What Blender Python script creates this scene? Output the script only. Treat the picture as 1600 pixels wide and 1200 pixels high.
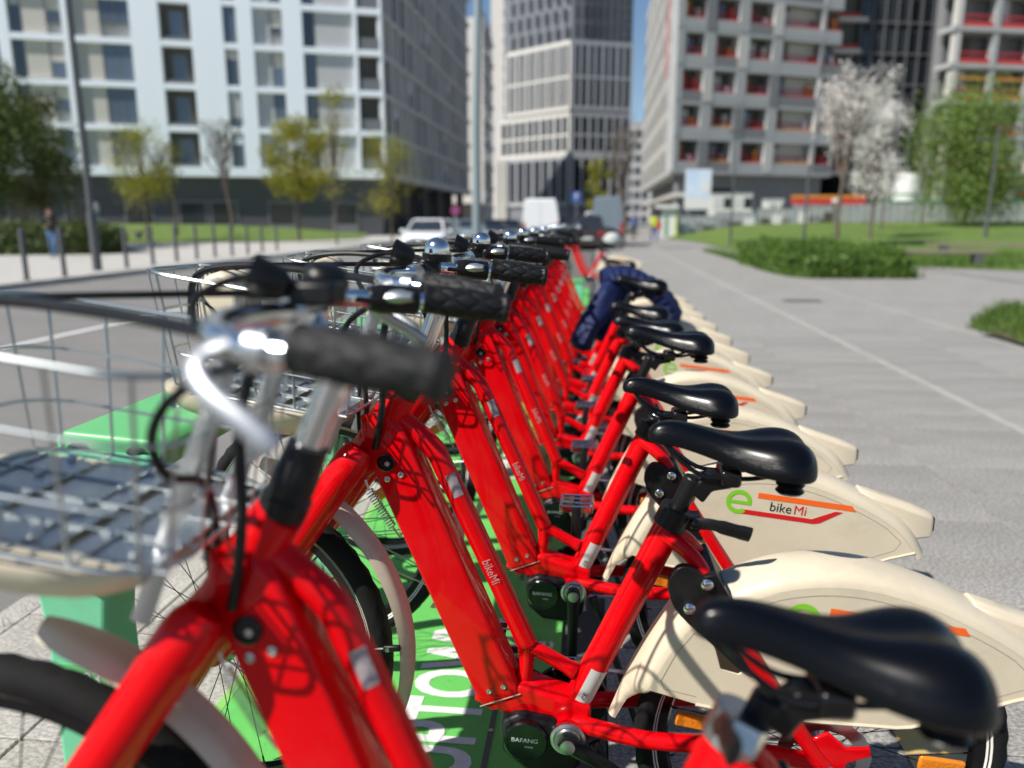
import bpy, bmesh, math, random
from mathutils import Vector as V, Matrix
random.seed(7)
for o in list(bpy.data.objects): bpy.data.objects.remove(o)
sc = bpy.context.scene
COL = sc.collection
PI = math.pi
sin, cos, rad = math.sin, math.cos, math.radians

# ------------------------------------------------------------------ camera, sky, sun, exposure
CAMZ, PITCH, YAW = 1.304, .210, .105
cam = bpy.data.cameras.new('camera'); camo = bpy.data.objects.new('camera', cam); COL.objects.link(camo)
camo.location = (0, 0, CAMZ); camo.rotation_euler = (PI/2-PITCH, 0, YAW)
cam.sensor_width = 36; cam.lens = 27; cam.clip_start = .02; cam.clip_end = 3000
cam.dof.use_dof = True; cam.dof.focus_distance = 1.62; cam.dof.aperture_fstop = 1.9
sc.camera = camo
SUNV = V((-.54, -.42, .73)).normalized()
sun = bpy.data.lights.new('sun', 'SUN'); suno = bpy.data.objects.new('sun', sun); COL.objects.link(suno)
sun.energy = 5.0; sun.angle = rad(.53); sun.color = (1, .95, .87)
suno.rotation_euler = SUNV.to_track_quat('Z', 'Y').to_euler(); suno.location = (-5, -5, 30)
w = bpy.data.worlds.new('World'); sc.world = w; w.use_nodes = True
nt = w.node_tree; bg = nt.nodes['Background']; sky = nt.nodes.new('ShaderNodeTexSky')
sky.sky_type = 'NISHITA'; sky.sun_disc = False
sky.sun_elevation = math.asin(SUNV.z); sky.sun_rotation = math.atan2(SUNV.x, SUNV.y)
sky.air_density = 1.0; sky.dust_density = .0; sky.ozone_density = 3.5
nt.links.new(sky.outputs[0], bg.inputs[0]); bg.inputs[1].default_value = .078
vs = sc.view_settings; vs.view_transform = 'Standard'; vs.look = 'None'; vs.exposure = .34; vs.gamma = 1; vs.use_curve_mapping = False

# ------------------------------------------------------------------ materials
def mat(name, col, rough=.5, metal=0, coat=0, var=0, vscale=8, bump=0, bscale=60, spec=.5, trans=0, kind='noise', objvar=0, col2=None, emis=0, sheen=0):
    m = bpy.data.materials.new(name); m.use_nodes = True
    n, l = m.node_tree.nodes, m.node_tree.links
    b = n['Principled BSDF']
    b.inputs['Base Color'].default_value = (*col, 1); b.inputs['Roughness'].default_value = rough
    b.inputs['Metallic'].default_value = metal; b.inputs['Coat Weight'].default_value = coat
    b.inputs['Coat Roughness'].default_value = .05
    b.inputs['Specular IOR Level'].default_value = spec
    if trans: b.inputs['Transmission Weight'].default_value = trans
    if sheen: b.inputs['Sheen Weight'].default_value = sheen
    tc = n.new('ShaderNodeTexCoord')
    src = None
    if var or col2:
        t = n.new('ShaderNodeTexNoise'); t.inputs['Scale'].default_value = vscale; t.inputs['Detail'].default_value = 6
        t.inputs['Roughness'].default_value = .65
        l.new(tc.outputs['Object'], t.inputs['Vector'])
        r = n.new('ShaderNodeValToRGB'); r.color_ramp.elements[0].position = .32; r.color_ramp.elements[1].position = .68
        c2 = col2 if col2 else tuple(min(1, c*(1+var)) for c in col)
        c1 = col if col2 else tuple(c*(1-var) for c in col)
        r.color_ramp.elements[0].color = (*c1, 1); r.color_ramp.elements[1].color = (*c2, 1)
        l.new(t.outputs['Fac'], r.inputs[0]); src = r.outputs[0]
        l.new(src, b.inputs['Base Color'])
    if objvar:
        oi = n.new('ShaderNodeObjectInfo'); hs = n.new('ShaderNodeHueSaturation')
        mr = n.new('ShaderNodeMapRange'); mr.inputs[3].default_value = 1-objvar; mr.inputs[4].default_value = 1+objvar
        l.new(oi.outputs['Random'], mr.inputs[0]); l.new(mr.outputs[0], hs.inputs['Value'])
        if src: l.new(src, hs.inputs['Color'])
        else: hs.inputs['Color'].default_value = (*col, 1)
        l.new(hs.outputs[0], b.inputs['Base Color'])
    if bump:
        if kind == 'dots':
            t2 = n.new('ShaderNodeTexVoronoi'); o2 = t2.outputs['Distance']
        else:
            t2 = n.new('ShaderNodeTexNoise'); t2.inputs['Detail'].default_value = 4; o2 = t2.outputs['Fac']
        t2.inputs['Scale'].default_value = bscale
        l.new(tc.outputs['Object'], t2.inputs['Vector'])
        bp = n.new('ShaderNodeBump'); bp.inputs['Strength'].default_value = bump; bp.inputs['Distance'].default_value = .002 if bscale > 30 else .02
        l.new(o2, bp.inputs['Height']); l.new(bp.outputs[0], b.inputs['Normal'])
    m.diffuse_color = (*col, 1)
    return m

RED = mat('red_paint', (.66, .0006, .004), .45, coat=.38, var=.04, vscale=14, bump=.03, bscale=90, spec=.05)
CREAM = mat('cream_plastic', (.66, .575, .43), .42, var=.04, vscale=9, bump=.05, bscale=120)
CREAMD = mat('cream_seam', (.27, .22, .17), .6)
MORTAR = mat('joint_mortar', (.13, .125, .115), .95, var=.15)
CHROME = mat('chrome', (.74, .75, .76), .16, 1)
SATIN = mat('satin_aluminium', (.44, .46, .48), .45, .85, bump=.03, bscale=160)
TGLASS = mat('tower_glass', (.03, .035, .045), .45, spec=.3)
STEEL = mat('brushed_steel', (.55, .56, .56), .32, 1, bump=.05, bscale=200)
WIRE = mat('galvanised_wire', (.46, .50, .50), .36, 1)
BLK = mat('black_plastic', (.006, .006, .0065), .38, var=.2, spec=.32)
BLKG = mat('black_gloss', (.005, .005, .0055), .2, coat=.2, spec=.35)
RUB = mat('black_rubber', (.022, .022, .022), .72, var=.3, vscale=40, bump=.1, bscale=300)
GRIP = mat('grip_rubber', (.013, .013, .0135), .6, spec=.3)
GRIPK = mat('grip_dark_rubber', (.007, .007, .0075), .5, spec=.35)
TYRE = mat('tyre_rubber', (.009, .009, .0095), .8, var=.3, vscale=30, spec=.25)
BAND = mat('reflective_band', (.72, .71, .67), .5)
def wear(m, col, scale, lo, hi, amt, stretch=(1, 1, 1), vor=False):
    n, l = m.node_tree.nodes, m.node_tree.links; b = n['Principled BSDF']; inp = b.inputs['Base Color']
    tc = n.new('ShaderNodeTexCoord'); mp = n.new('ShaderNodeMapping'); mp.inputs['Scale'].default_value = stretch
    l.new(tc.outputs['Object'], mp.inputs[0])
    if vor:
        t = n.new('ShaderNodeTexVoronoi'); t.inputs['Randomness'].default_value = 1; o = t.outputs['Distance']
    else:
        t = n.new('ShaderNodeTexNoise'); t.inputs['Detail'].default_value = 7; t.inputs['Roughness'].default_value = .7; o = t.outputs['Fac']
    t.inputs['Scale'].default_value = scale; l.new(mp.outputs[0], t.inputs['Vector'])
    mr = n.new('ShaderNodeMapRange'); mr.inputs[1].default_value = lo; mr.inputs[2].default_value = hi; mr.inputs[3].default_value = 0; mr.inputs[4].default_value = amt
    l.new(o, mr.inputs[0])
    mx = n.new('ShaderNodeMix'); mx.data_type = 'RGBA'; l.new(mr.outputs[0], mx.inputs[0]); mx.inputs[7].default_value = (*col, 1)
    if inp.links: l.new(inp.links[0].from_socket, mx.inputs[6])
    else: mx.inputs[6].default_value = inp.default_value
    l.new(mx.outputs[2], inp)
    return mx
wear(RED, (.30, .10, .09), 7, .50, .80, .10); wear(RED, (.55, .45, .42), 160, .70, .76, .6); wear(RED, (.10, .02, .02), 70, .66, .75, .5)
wear(CREAM, (.34, .28, .20), 4, .50, .78, .45, (1, 1, 2.2)); wear(CREAM, (.22, .18, .14), 120, .68, .76, .5)
wear(BLK, (.09, .085, .08), 9, .5, .8, .25)
def saddle_mat():
    m = mat('saddle_vinyl', (.0022, .0026, .004), .25, spec=.26)
    n, l = m.node_tree.nodes, m.node_tree.links; b = n['Principled BSDF']
    tc = n.new('ShaderNodeTexCoord'); v = n.new('ShaderNodeTexVoronoi'); v.inputs['Scale'].default_value = 620
    l.new(tc.outputs['Object'], v.inputs['Vector'])
    ge = n.new('ShaderNodeNewGeometry'); sx = n.new('ShaderNodeSeparateXYZ'); l.new(ge.outputs['Normal'], sx.inputs[0])
    mr = n.new('ShaderNodeMapRange'); mr.inputs[1].default_value = .52; mr.inputs[2].default_value = .30
    l.new(sx.outputs['Z'], mr.inputs[0])
    bp = n.new('ShaderNodeBump'); bp.inputs['Distance'].default_value = .0012
    ml = n.new('ShaderNodeMath'); ml.operation = 'MULTIPLY'; ml.inputs[1].default_value = .5
    l.new(mr.outputs[0], ml.inputs[0]); l.new(ml.outputs[0], bp.inputs['Strength'])
    l.new(v.outputs['Distance'], bp.inputs['Height']); l.new(bp.outputs[0], b.inputs['Normal'])
    return m
SADDLE = saddle_mat()
AMBER = mat('amber_reflector', (.75, .22, .01), .25, coat=.4, bump=.4, bscale=220, kind='dots')
REDLENS = mat('red_lens', (.10, .012, .012), .25)
LGREEN = mat('logo_green', (.20, .55, .02), .45)
LORANGE = mat('logo_orange', (.90, .13, .01), .45)
LRED = mat('logo_red', (.62, .01, .012), .45)
INK = mat('ink_black', (.01, .01, .01), .6)
LINK = mat('ink_white', (.75, .75, .74), .55)
STICK = mat('worn_sticker', (.34, .29, .29), .5, var=.4, vscale=90)
FADED = mat('faded_print', (.50, .26, .26), .6)
PLATE = mat('rating_plate', (.55, .53, .52), .45)
DGREEN = mat('dock_green', (.13, .46, .17), .38, var=.08, vscale=5, bump=.04, bscale=60)
DTEAL = mat('dock_teal', (.17, .56, .33), .45, var=.07, vscale=6)
GPAINT = mat('green_platform_paint', (.115, .46, .095), .55, col2=(.14, .54, .115), vscale=5, bump=.12, bscale=160)
GEDGE = mat('platform_edge', (.25, .55, .13), .5)
WPAINT = mat('white_road_paint', (.74, .74, .72), .6, var=.05, vscale=30)
SLOT = mat('dark_slot', (.10, .11, .10), .7)
NAVY = mat('navy_quilt', (.010, .018, .075), .6, var=.15, spec=.2)

wear(GPAINT, (.055, .075, .05), 3.2, .52, .72, .55, (1, .35, 1)); wear(GPAINT, (.035, .04, .035), 26, .62, .74, .5); wear(GPAINT, (.30, .33, .27), 60, .66, .76, .5)
wear(WPAINT, (.30, .36, .28), 18, .52, .75, .45); wear(WPAINT, (.10, .16, .09), 70, .60, .70, .55)
wear(DGREEN, (.14, .22, .12), 5, .5, .8, .4); wear(DTEAL, (.18, .30, .20), 5, .5, .8, .4)
def granite(name, c1, c2, fine=160, bump=.3, grain=.6):
    m = mat(name, c1, .82, col2=c2, vscale=1.7, objvar=.075)
    n, l = m.node_tree.nodes, m.node_tree.links; b = n['Principled BSDF']
    tc = n.new('ShaderNodeTexCoord')
    f = n.new('ShaderNodeTexNoise'); f.inputs['Scale'].default_value = fine; f.inputs['Detail'].default_value = 3
    mp = n.new('ShaderNodeMapping'); mp.inputs['Scale'].default_value = (.7, 1, 1)
    l.new(tc.outputs['Object'], mp.inputs[0]); l.new(mp.outputs[0], f.inputs['Vector'])
    r = n.new('ShaderNodeValToRGB'); r.color_ramp.elements[0].position = .36; r.color_ramp.elements[1].position = .66
    r.color_ramp.elements[0].color = (.52, .52, .52, 1); r.color_ramp.elements[1].color = (1.25, 1.25, 1.24, 1)
    l.new(f.outputs['Fac'], r.inputs[0])
    mx = n.new('ShaderNodeMix'); mx.data_type = 'RGBA'; mx.blend_type = 'MULTIPLY'; mx.inputs[0].default_value = grain
    old = b.inputs['Base Color'].links[0].from_socket
    l.new(old, mx.inputs[6]); l.new(r.outputs[0], mx.inputs[7])
    s = n.new('ShaderNodeTexNoise'); s.inputs['Scale'].default_value = .9; s.inputs['Detail'].default_value = 8; s.inputs['Roughness'].default_value = .7
    l.new(tc.outputs['Object'], s.inputs['Vector'])
    r2 = n.new('ShaderNodeValToRGB'); r2.color_ramp.elements[0].position = .30; r2.color_ramp.elements[1].position = .55
    r2.color_ramp.elements[0].color = (.90, .89, .87, 1); r2.color_ramp.elements[1].color = (1, 1, 1, 1)
    l.new(s.outputs['Fac'], r2.inputs[0])
    mx2 = n.new('ShaderNodeMix'); mx2.data_type = 'RGBA'; mx2.blend_type = 'MULTIPLY'; mx2.inputs[0].default_value = 1
    l.new(mx.outputs[2], mx2.inputs[6]); l.new(r2.outputs[0], mx2.inputs[7]); l.new(mx2.outputs[2], b.inputs['Base Color'])
    bp = n.new('ShaderNodeBump'); bp.inputs['Strength'].default_value = bump; bp.inputs['Distance'].default_value = .006
    l.new(f.outputs['Fac'], bp.inputs['Height']); l.new(bp.outputs[0], b.inputs['Normal'])
    return m
PAVE = granite('granite_paving', (.30, .29, .272), (.345, .333, .313), 110, .45, .95)
wear(PAVE, (.16, .15, .14), 5.5, .055, .03, .55, vor=True); wear(PAVE, (.24, .22, .20), 1.1, .60, .80, .5)
PAVEL = granite('light_granite', (.43, .415, .385), (.50, .485, .455))
PAVEM = granite('pale_border_stone', (.375, .363, .338), (.43, .415, .39))
wear(PAVEM, (.28, .27, .25), 9, .45, .7, .7)
PAVEF = granite('faint_border_stone', (.335, .322, .30), (.38, .367, .34))
PAVED = granite('worn_concrete', (.40, .38, .34), (.50, .475, .43), fine=90, bump=.6)
ASPH = granite('asphalt', (.225, .216, .205), (.26, .25, .238), fine=140, bump=.4)
ASPHD = granite('dark_asphalt', (.055, .055, .058), (.08, .08, .08), fine=120, bump=.4)
KERB = granite('kerb_stone', (.42, .40, .37), (.48, .46, .43), fine=110)
LAWN = mat('lawn_grass', (.075, .13, .020), .9, col2=(.13, .20, .03), vscale=1.2, bump=.5, bscale=25)
SOIL = mat('soil', (.10, .075, .05), .95, var=.3)
YELLOW = mat('worn_yellow_paint', (.62, .42, .08), .7, col2=(.42, .37, .25), vscale=22)

WWHITE = mat('white_render', (.84, .90, .96), .75, var=.03, vscale=.6)
WGREY = mat('pale_grey_cladding', (.47, .48, .49), .7, var=.05, vscale=.8)
WPANEL = mat('taupe_panel', (.42, .42, .40), .7, var=.04)
WBEIGE = mat('beige_panel', (.52, .50, .45), .7, var=.04)
GLASSB = mat('blue_window_glass', (.085, .11, .15), .12, spec=.8, objvar=.5)
GLASSD = mat('dark_window_glass', (.022, .026, .033), .15, spec=.7, objvar=.5)
FRAME = mat('window_frame', (.16, .17, .18), .5)
DBRICK = mat('dark_grey_tile', (.075, .078, .082), .6, var=.1, vscale=3)
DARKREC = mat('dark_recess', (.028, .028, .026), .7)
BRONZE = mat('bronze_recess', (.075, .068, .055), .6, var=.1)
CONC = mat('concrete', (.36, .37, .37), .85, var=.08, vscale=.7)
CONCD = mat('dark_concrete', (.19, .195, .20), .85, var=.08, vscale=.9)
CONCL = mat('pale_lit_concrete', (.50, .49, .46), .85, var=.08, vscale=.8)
NET = mat('black_netting', (.022, .026, .032), .85, var=.3, vscale=1.5)
REDR = mat('red_guard', (.50, .035, .035), .6)
ORNG = mat('orange_guard', (.60, .22, .03), .6)
TWRD = mat('tower_dark_cladding', (.17, .18, .20), .5, var=.06)
TWRL = mat('tower_pale_frame', (.60, .58, .54), .65, var=.04)
TWRS = mat('tower_grey_frame', (.36, .37, .38), .65, var=.04)  # greyer copy of the pale frame; carries the shade on the tower's right face
WOOD = mat('weathered_wood', (.20, .165, .13), .8, var=.2, vscale=12)
POLE = mat('grey_pole', (.23, .28, .29), .5, var=.05)
POLED = mat('dark_pole', (.085, .09, .095), .5)
BARK = mat('bark', (.12, .095, .075), .9, var=.3, vscale=6, bump=.5, bscale=20)
def leaf(name, a, b_):
    m = mat(name, a, .55, col2=b_, vscale=1.4)
    n, l = m.node_tree.nodes, m.node_tree.links; bs = n['Principled BSDF']
    tr = n.new('ShaderNodeBsdfTranslucent'); mx = n.new('ShaderNodeMixShader'); mx.inputs[0].default_value = .38
    l.new(bs.inputs['Base Color'].links[0].from_socket, tr.inputs[0])
    out = n['Material Output']; l.new(bs.outputs[0], mx.inputs[1]); l.new(tr.outputs[0], mx.inputs[2]); l.new(mx.outputs[0], out.inputs[0])
    return m
LF_DK = leaf('dark_leaf', (.045, .075, .018), (.11, .145, .035))
LF_SP = leaf('evergreen_leaf', (.055, .095, .018), (.14, .185, .04))
LF_OL = leaf('olive_leaf', (.075, .085, .025), (.13, .13, .04))
LF_YG = leaf('yellow_green_leaf', (.20, .22, .02), (.36, .34, .035))
LF_GR = leaf('spring_leaf', (.12, .20, .035), (.23, .32, .075))
LF_HG = leaf('hedge_leaf', (.06, .13, .018), (.14, .24, .035))
LF_BL = leaf('blossom', (.84, .79, .74), (.93, .91, .89))
GRS = leaf('grass_blade', (.06, .13, .015), (.14, .23, .035))
CARW = mat('white_car_paint', (.74, .76, .77), .3, coat=.6)
CARB = mat('brown_car_paint', (.035, .024, .022), .3, coat=.6)
CARD = mat('dark_car_paint', (.022, .026, .034), .3, coat=.6)
CARG = mat('blue_grey_car_paint', (.16, .21, .25), .35, coat=.5)
LAMPG = mat('lamp_glass', (.7, .72, .72), .12, coat=.5)
TAIL = mat('tail_lamp_red', (.35, .012, .012), .25)
SIGNB = mat('sign_blue', (.02, .07, .26), .5)
SIGNR = mat('sign_red', (.34, .03, .05), .5)
SIGNP = mat('sign_violet', (.16, .06, .22), .5)
SKIN = mat('skin', (.46, .26, .18), .6)
HAIR = mat('dark_hair', (.03, .02, .014), .7)
HIVIS = mat('hi_vis_yellow', (.62, .75, .03), .7)
JEANS = mat('blue_jeans', (.10, .19, .34), .85, var=.1)
TROUB = mat('blue_trousers', (.025, .06, .26), .85)
JBLACK = mat('black_jacket', (.015, .016, .018), .75)
JBLUE = mat('blue_jacket', (.03, .08, .25), .75)
BILL = mat('billboard_print', (.26, .40, .68), .5, col2=(.60, .68, .78), vscale=.55)
WBOX = mat('white_container', (.62, .62, .60), .6, var=.04)
FENCEM = mat('fence_sheet', (.20, .225, .235), .75, col2=(.34, .36, .36), vscale=.9)
TOTG = mat('post_green', (.03, .22, .09), .5)

# ------------------------------------------------------------------ mesh helpers
def rotz(a): return Matrix.Rotation(a, 4, 'Z')
class MB:
    def __init__(s): s.v = []; s.f = []; s.sm = []; s.mi = []
    def add(s, vs, fs, sm=False, mi=0):
        b = len(s.v); s.v += [tuple(x) for x in vs]
        for f in fs: s.f.append(tuple(i+b for i in f)); s.sm.append(sm); s.mi.append(mi)
        return s
    def box(s, c, d, R=None, mi=0):
        pts = []
        for z in (-.5, .5):
            for x, y in ((-.5, -.5), (.5, -.5), (.5, .5), (-.5, .5)):
                p = V((x*d[0], y*d[1], z*d[2]))
                if R is not None: p = R @ p
                pts.append(p+V(c))
        return s.add(pts, [(3, 2, 1, 0), (4, 5, 6, 7), (0, 1, 5, 4), (1, 2, 6, 5), (2, 3, 7, 6), (3, 0, 4, 7)], False, mi)
    def bx(s, x0, x1, y0, y1, z0, z1, mi=0):
        return s.box(((x0+x1)/2, (y0+y1)/2, (z0+z1)/2), (abs(x1-x0), abs(y1-y0), abs(z1-z0)), None, mi)
    def tube(s, pts, r, n=10, cap=True, closed=False, asp=1, up=None, mi=0, roll=0):
        pts = [V(p) for p in pts]; N = len(pts)
        rr = r if isinstance(r, (list, tuple)) else [r]*N
        T = []
        for i in range(N):
            if closed: t = pts[(i+1) % N]-pts[i-1]
            else: t = pts[min(i+1, N-1)]-pts[max(i-1, 0)]
            T.append(t.normalized())
        u = V(up) if up else (V((0, 1, 0)) if abs(T[0].y) < .9 else V((0, 0, 1)))
        u = (u-T[0]*u.dot(T[0])).normalized()
        vs = []
        for i in range(N):
            u = (u-T[i]*u.dot(T[i])).normalized(); b = T[i].cross(u)
            for k in range(n):
                a = 2*PI*k/n+roll
                vs.append(pts[i]+(u*cos(a)*asp+b*sin(a))*rr[i])
        fs = []
        for i in range(N if closed else N-1):
            j = (i+1) % N
            for k in range(n):
                k2 = (k+1) % n; fs.append((i*n+k, i*n+k2, j*n+k2, j*n+k))
        if cap and not closed:
            fs.append(tuple(range(n-1, -1, -1))); fs.append(tuple((N-1)*n+k for k in range(n)))
        return s.add(vs, fs, True, mi)
    def loft(s, rings, cap=True, sm=True, mi=0):
        n = len(rings[0]); vs = [p for r in rings for p in r]; fs = []
        for i in range(len(rings)-1):
            for k in range(n):
                k2 = (k+1) % n; fs.append((i*n+k, i*n+k2, (i+1)*n+k2, (i+1)*n+k))
        if cap:
            fs.append(tuple(range(n-1, -1, -1))); fs.append(tuple((len(rings)-1)*n+k for k in range(n)))
        return s.add(vs, fs, sm, mi)
    def sheet(s, rows, sm=True, mi=0):
        n = len(rows[0]); vs = [p for r in rows for p in r]; fs = []
        for i in range(len(rows)-1):
            for k in range(n-1): fs.append((i*n+k, i*n+k+1, (i+1)*n+k+1, (i+1)*n+k))
        return s.add(vs, fs, sm, mi)
    def lathe(s, prof, o, d, n=20, cap=True, mi=0):
        o = V(o); d = V(d).normalized(); u = d.orthogonal().normalized(); b = d.cross(u)
        return s.loft([[o+d*h+(u*cos(2*PI*k/n)+b*sin(2*PI*k/n))*max(r, 1e-5) for k in range(n)] for r, h in prof], cap, True, mi)
    def disc(s, o, d, r, h, n=20, mi=0):
        e = min(.15*r, .3*h); return s.lathe([(r, 0), (r, h-e), (r-e, h)], o, d, n, True, mi)
    def prism(s, poly, y0, y1, mi=0):     # polygon in x,z pushed along y
        n = len(poly)
        a = sum(poly[i][0]*poly[(i+1) % n][1]-poly[(i+1) % n][0]*poly[i][1] for i in range(n))
        if a < 0: poly = poly[::-1]
        vs = [(x, y0, z) for x, z in poly]+[(x, y1, z) for x, z in poly]
        fs = [tuple(range(n)), tuple(range(2*n-1, n-1, -1))]
        for k in range(n): k2 = (k+1) % n; fs.append((k2, k, n+k, n+k2))
        return s.add(vs, fs, False, mi)
    def mesh(s, name, mats):
        me = bpy.data.meshes.new(name); me.from_pydata(s.v, [], s.f)
        for m in (mats if isinstance(mats, (list, tuple)) else [mats]): me.materials.append(m)
        me.polygons.foreach_set('use_smooth', s.sm); me.polygons.foreach_set('material_index', s.mi)
        me.set_sharp_from_angle(angle=rad(42)); me.update()
        return me
    def build(s, name, mats, parent=None, bevel=0, seg=2):
        o = bpy.data.objects.new(name, s.mesh(name, mats)); COL.objects.link(o)
        if parent: o.parent = parent
        if bevel:
            md = o.modifiers.new('bevel', 'BEVEL'); md.width = bevel; md.segments = seg; md.limit_method = 'ANGLE'; md.angle_limit = rad(35)
            md.harden_normals = False
        return o
def cr(pts, k=6):
    pts = [V(p) for p in pts]; P = [pts[0]*2-pts[1]]+pts+[pts[-1]*2-pts[-2]]; out = []
    for i in range(1, len(P)-2):
        a, b, c, d = P[i-1:i+3]
        for j in range(k):
            t = j/k
            out.append(.5*((2*b)+(c-a)*t+(2*a-5*b+4*c-d)*t*t+(3*b-a-3*c+d)*t**3))
    return out+[pts[-1]]
def thing(name, label, cat, loc=(0, 0, 0), rz=0, group=None):
    o = bpy.data.objects.new(name, None); COL.objects.link(o); o.empty_display_size = .1
    o.location = loc; o.rotation_euler = (0, 0, rz); o['label'] = label; o['category'] = cat
    if group: o['group'] = group
    return o
def tag(o, label, cat, group=None):
    o['label'] = label; o['category'] = cat
    if group: o['group'] = group
    return o
def struct(name, mb, m, loc=(0, 0, 0)):
    o = mb.build(name, m); o['kind'] = 'structure'; o.location = loc; return o
KIDS = {}
def copy_tree(o, parent=None):
    c = o.copy(); COL.objects.link(c)
    if parent: c.parent = parent
    for ch in list(o.children): copy_tree(ch, c)
    return c
_tx = {}
def text(name, body, size, m, parent, M, sx=1, bold=0, kind='c'):
    key = (body, size, sx, bold, m.name)
    if key not in _tx:
        cu = bpy.data.curves.new('txt', 'FONT'); cu.body = body; cu.size = size; cu.offset = bold; cu.align_x = 'CENTER'; cu.align_y = 'CENTER'; cu.resolution_u = 4
        to = bpy.data.objects.new('txt', cu); COL.objects.link(to)
        bpy.context.view_layer.update()
        me = bpy.data.meshes.new_from_object(to.evaluated_get(bpy.context.evaluated_depsgraph_get()))
        bpy.data.objects.remove(to); me.transform(Matrix.Diagonal((sx, 1, 1, 1))); me.materials.clear(); me.materials.append(m)
        _tx[key] = me
    o = bpy.data.objects.new(name, _tx[key]); COL.objects.link(o)
    if parent: o.parent = parent
    o.matrix_local = M
    return o
def frameM(o, x, y):
    x = V(x).normalized(); y = V(y); y = (y-x*y.dot(x)).normalized(); z = x.cross(y)
    return Matrix(((x.x, y.x, z.x, o[0]), (x.y, y.y, z.y, o[1]), (x.z, y.z, z.z, o[2]), (0, 0, 0, 1)))
def P(px, D, z=0):     # photograph column, metres ahead -> ground position
    X = (px-800)/1227*D
    return V((X*cos(YAW)-D*sin(YAW), X*sin(YAW)+D*cos(YAW), z))

# ------------------------------------------------------------------ ground
def flat(name, x0, x1, y0, y1, z, m, kind=True):
    o = MB().add([(x0, y0, z), (x1, y0, z), (x1, y1, z), (x0, y1, z)], [(0, 1, 2, 3)]).build(name, m)
    if kind: o['kind'] = 'structure'
    return o
flat('ground', -900, 900, -300, 1600, -.16, ASPH)
flat('road', -12.0, -1.98, -8, 190, -.10, ASPH)
mbk = MB().bx(-1.98, -1.88, -8, 60, -.16, .0)
struct('kerb', mbk, KERB)
mbk = MB().bx(-12.12, -12.0, -8, 190, -.16, .02)
struct('kerb_stone', mbk, KERB)
flat('sidewalk', -60, -12.12, -8, 190, .0, PAVEL)
# paving under and beside the bikes: one sheet of mortar with separate slabs on it
pave = flat('pavement', -1.88, 60, -8, 190, -.03, MORTAR)
def slabset(xs, y0, y1, dy, m, stagger=0):
    cache = {}
    y = y0
    row = 0
    while y < y1:
        for i in range(len(xs)-1):
            a, b = xs[i], xs[i+1]
            key = (round(b-a, 3), m.name)
            if key not in cache:
                g = .0035
                mb = MB(); ww, dd = (b-a)/2-g, dy/2-g
                e = .003
                mb.loft([[(-ww, -dd, -.028), (ww, -dd, -.028), (ww, dd, -.028), (-ww, dd, -.028)],
                         [(-ww, -dd, -e), (ww, -dd, -e), (ww, dd, -e), (-ww, dd, -e)],
                         [(-ww+e, -dd+e, 0), (ww-e, -dd+e, 0), (ww-e, dd-e, 0), (-ww+e, dd-e, 0)]], True, False)
                cache[key] = mb.mesh('paving_slab', m)
            o = bpy.data.objects.new('paving_slab', cache[key]); COL.objects.link(o); o.parent = pave
            o.location = ((a+b)/2, y+dy/2, random.uniform(-.0012, .0012))
            o.rotation_euler = (random.uniform(-.001, .001), random.uniform(-.001, .001), 0)
        y += dy; row += 1
slabset([.06, .94, 1.82, 2.68], .2, 9.4, .4, PAVE)
slabset([2.76, 3.64, 4.42], 3.2, 9.6, .4, PAVE)
slabset([-1.88, -1.44, -1.0], .4, 5.2, .6, PAVED)
bd = MB().bx(2.688, 2.752, -8, 60, -.028, .001); b = bd.build('border_strip', PAVEM, pave)
bd = MB().bx(4.425, 4.48, 3, 17, -.028, .001); b = bd.build('border_strip', PAVEF, pave)
flat('far_paving', .06, 60, 9.42, 190, -.004, PAVE)
flat('near_paving', 2.76, 30, -8, 3.19, -.004, PAVE)
flat('dark_asphalt_strip', -.075, .058, -6, 60, -.002, ASPHD)
flat('stone_edge', -1.88, -1.0, 5.21, 60, -.003, PAVED)
def mark(name, pts, m, z=.004):
    o = MB().add([(x, y, z) for x, y in pts], [tuple(range(len(pts)))]).build(name, m); o['kind'] = 'structure'; return o
mark('road_marking', [(-6.62, 2), (-6.50, 2), (-6.50, 24), (-6.62, 24)], WPAINT, -.094)
mark('yellow_marking', [(.80, 1.55), (.95, 1.55), (.96, 2.02), (.80, 2.02)], YELLOW, .005)
mark('drain_cover', [(3.15, 13.0), (3.75, 13.0), (3.75, 13.35), (3.15, 13.35)], SLOT, .004)

# green docking platform with lettering
plat = thing('dock_platform', 'low bright green metal platform with white lettering under the red bikes', 'platform', (-.54, 0, 0))
def toP(M): return Matrix.Translation((.54, 0, 0)) @ M
pb = MB().bx(-.43, .465, .35, 15.0, .0, .012); pb.build('platform_sheet', GPAINT, plat, .003)
pb = MB().bx(-.46, -.432, .35, 15.0, .0, .010); pb.build('platform_edge', GEDGE, plat, .002)
GT = lambda x, y, z=.0135: Matrix.Translation((.54, 0, 0)) @ frameM((x, y, z), (0, 1, 0), (-1, 0, 0))
for k, yy in enumerate((1.935, 4.1, 6.2)):
    text('lettering', 'UPTOWN', .285, WPAINT, plat, GT(-.365, yy), .60, .008)
    text('lettering', 'be', .12, WPAINT, plat, GT(-.135, yy+.20), .9, .001)
for yy in (.9, 1.50, 2.10, 2.6, 3.2, 3.8, 4.4, 5.0, 5.6):
    pb = MB().bx(-.238+.54-.007, -.238+.54+.007, yy, yy+.34, .0125, .0145); pb.build('slot', SLOT, plat)
    pb = MB().bx(-.165+.54-.013, -.165+.54+.013, yy+.35, yy+.58, .0125, .0145); pb.build('slot', SLOT, plat)
    MB().disc((-.238+.54, yy+.24, .0125), (0, 0, 1), .006, .004, 10).build('bolt', STEEL, plat)

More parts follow.
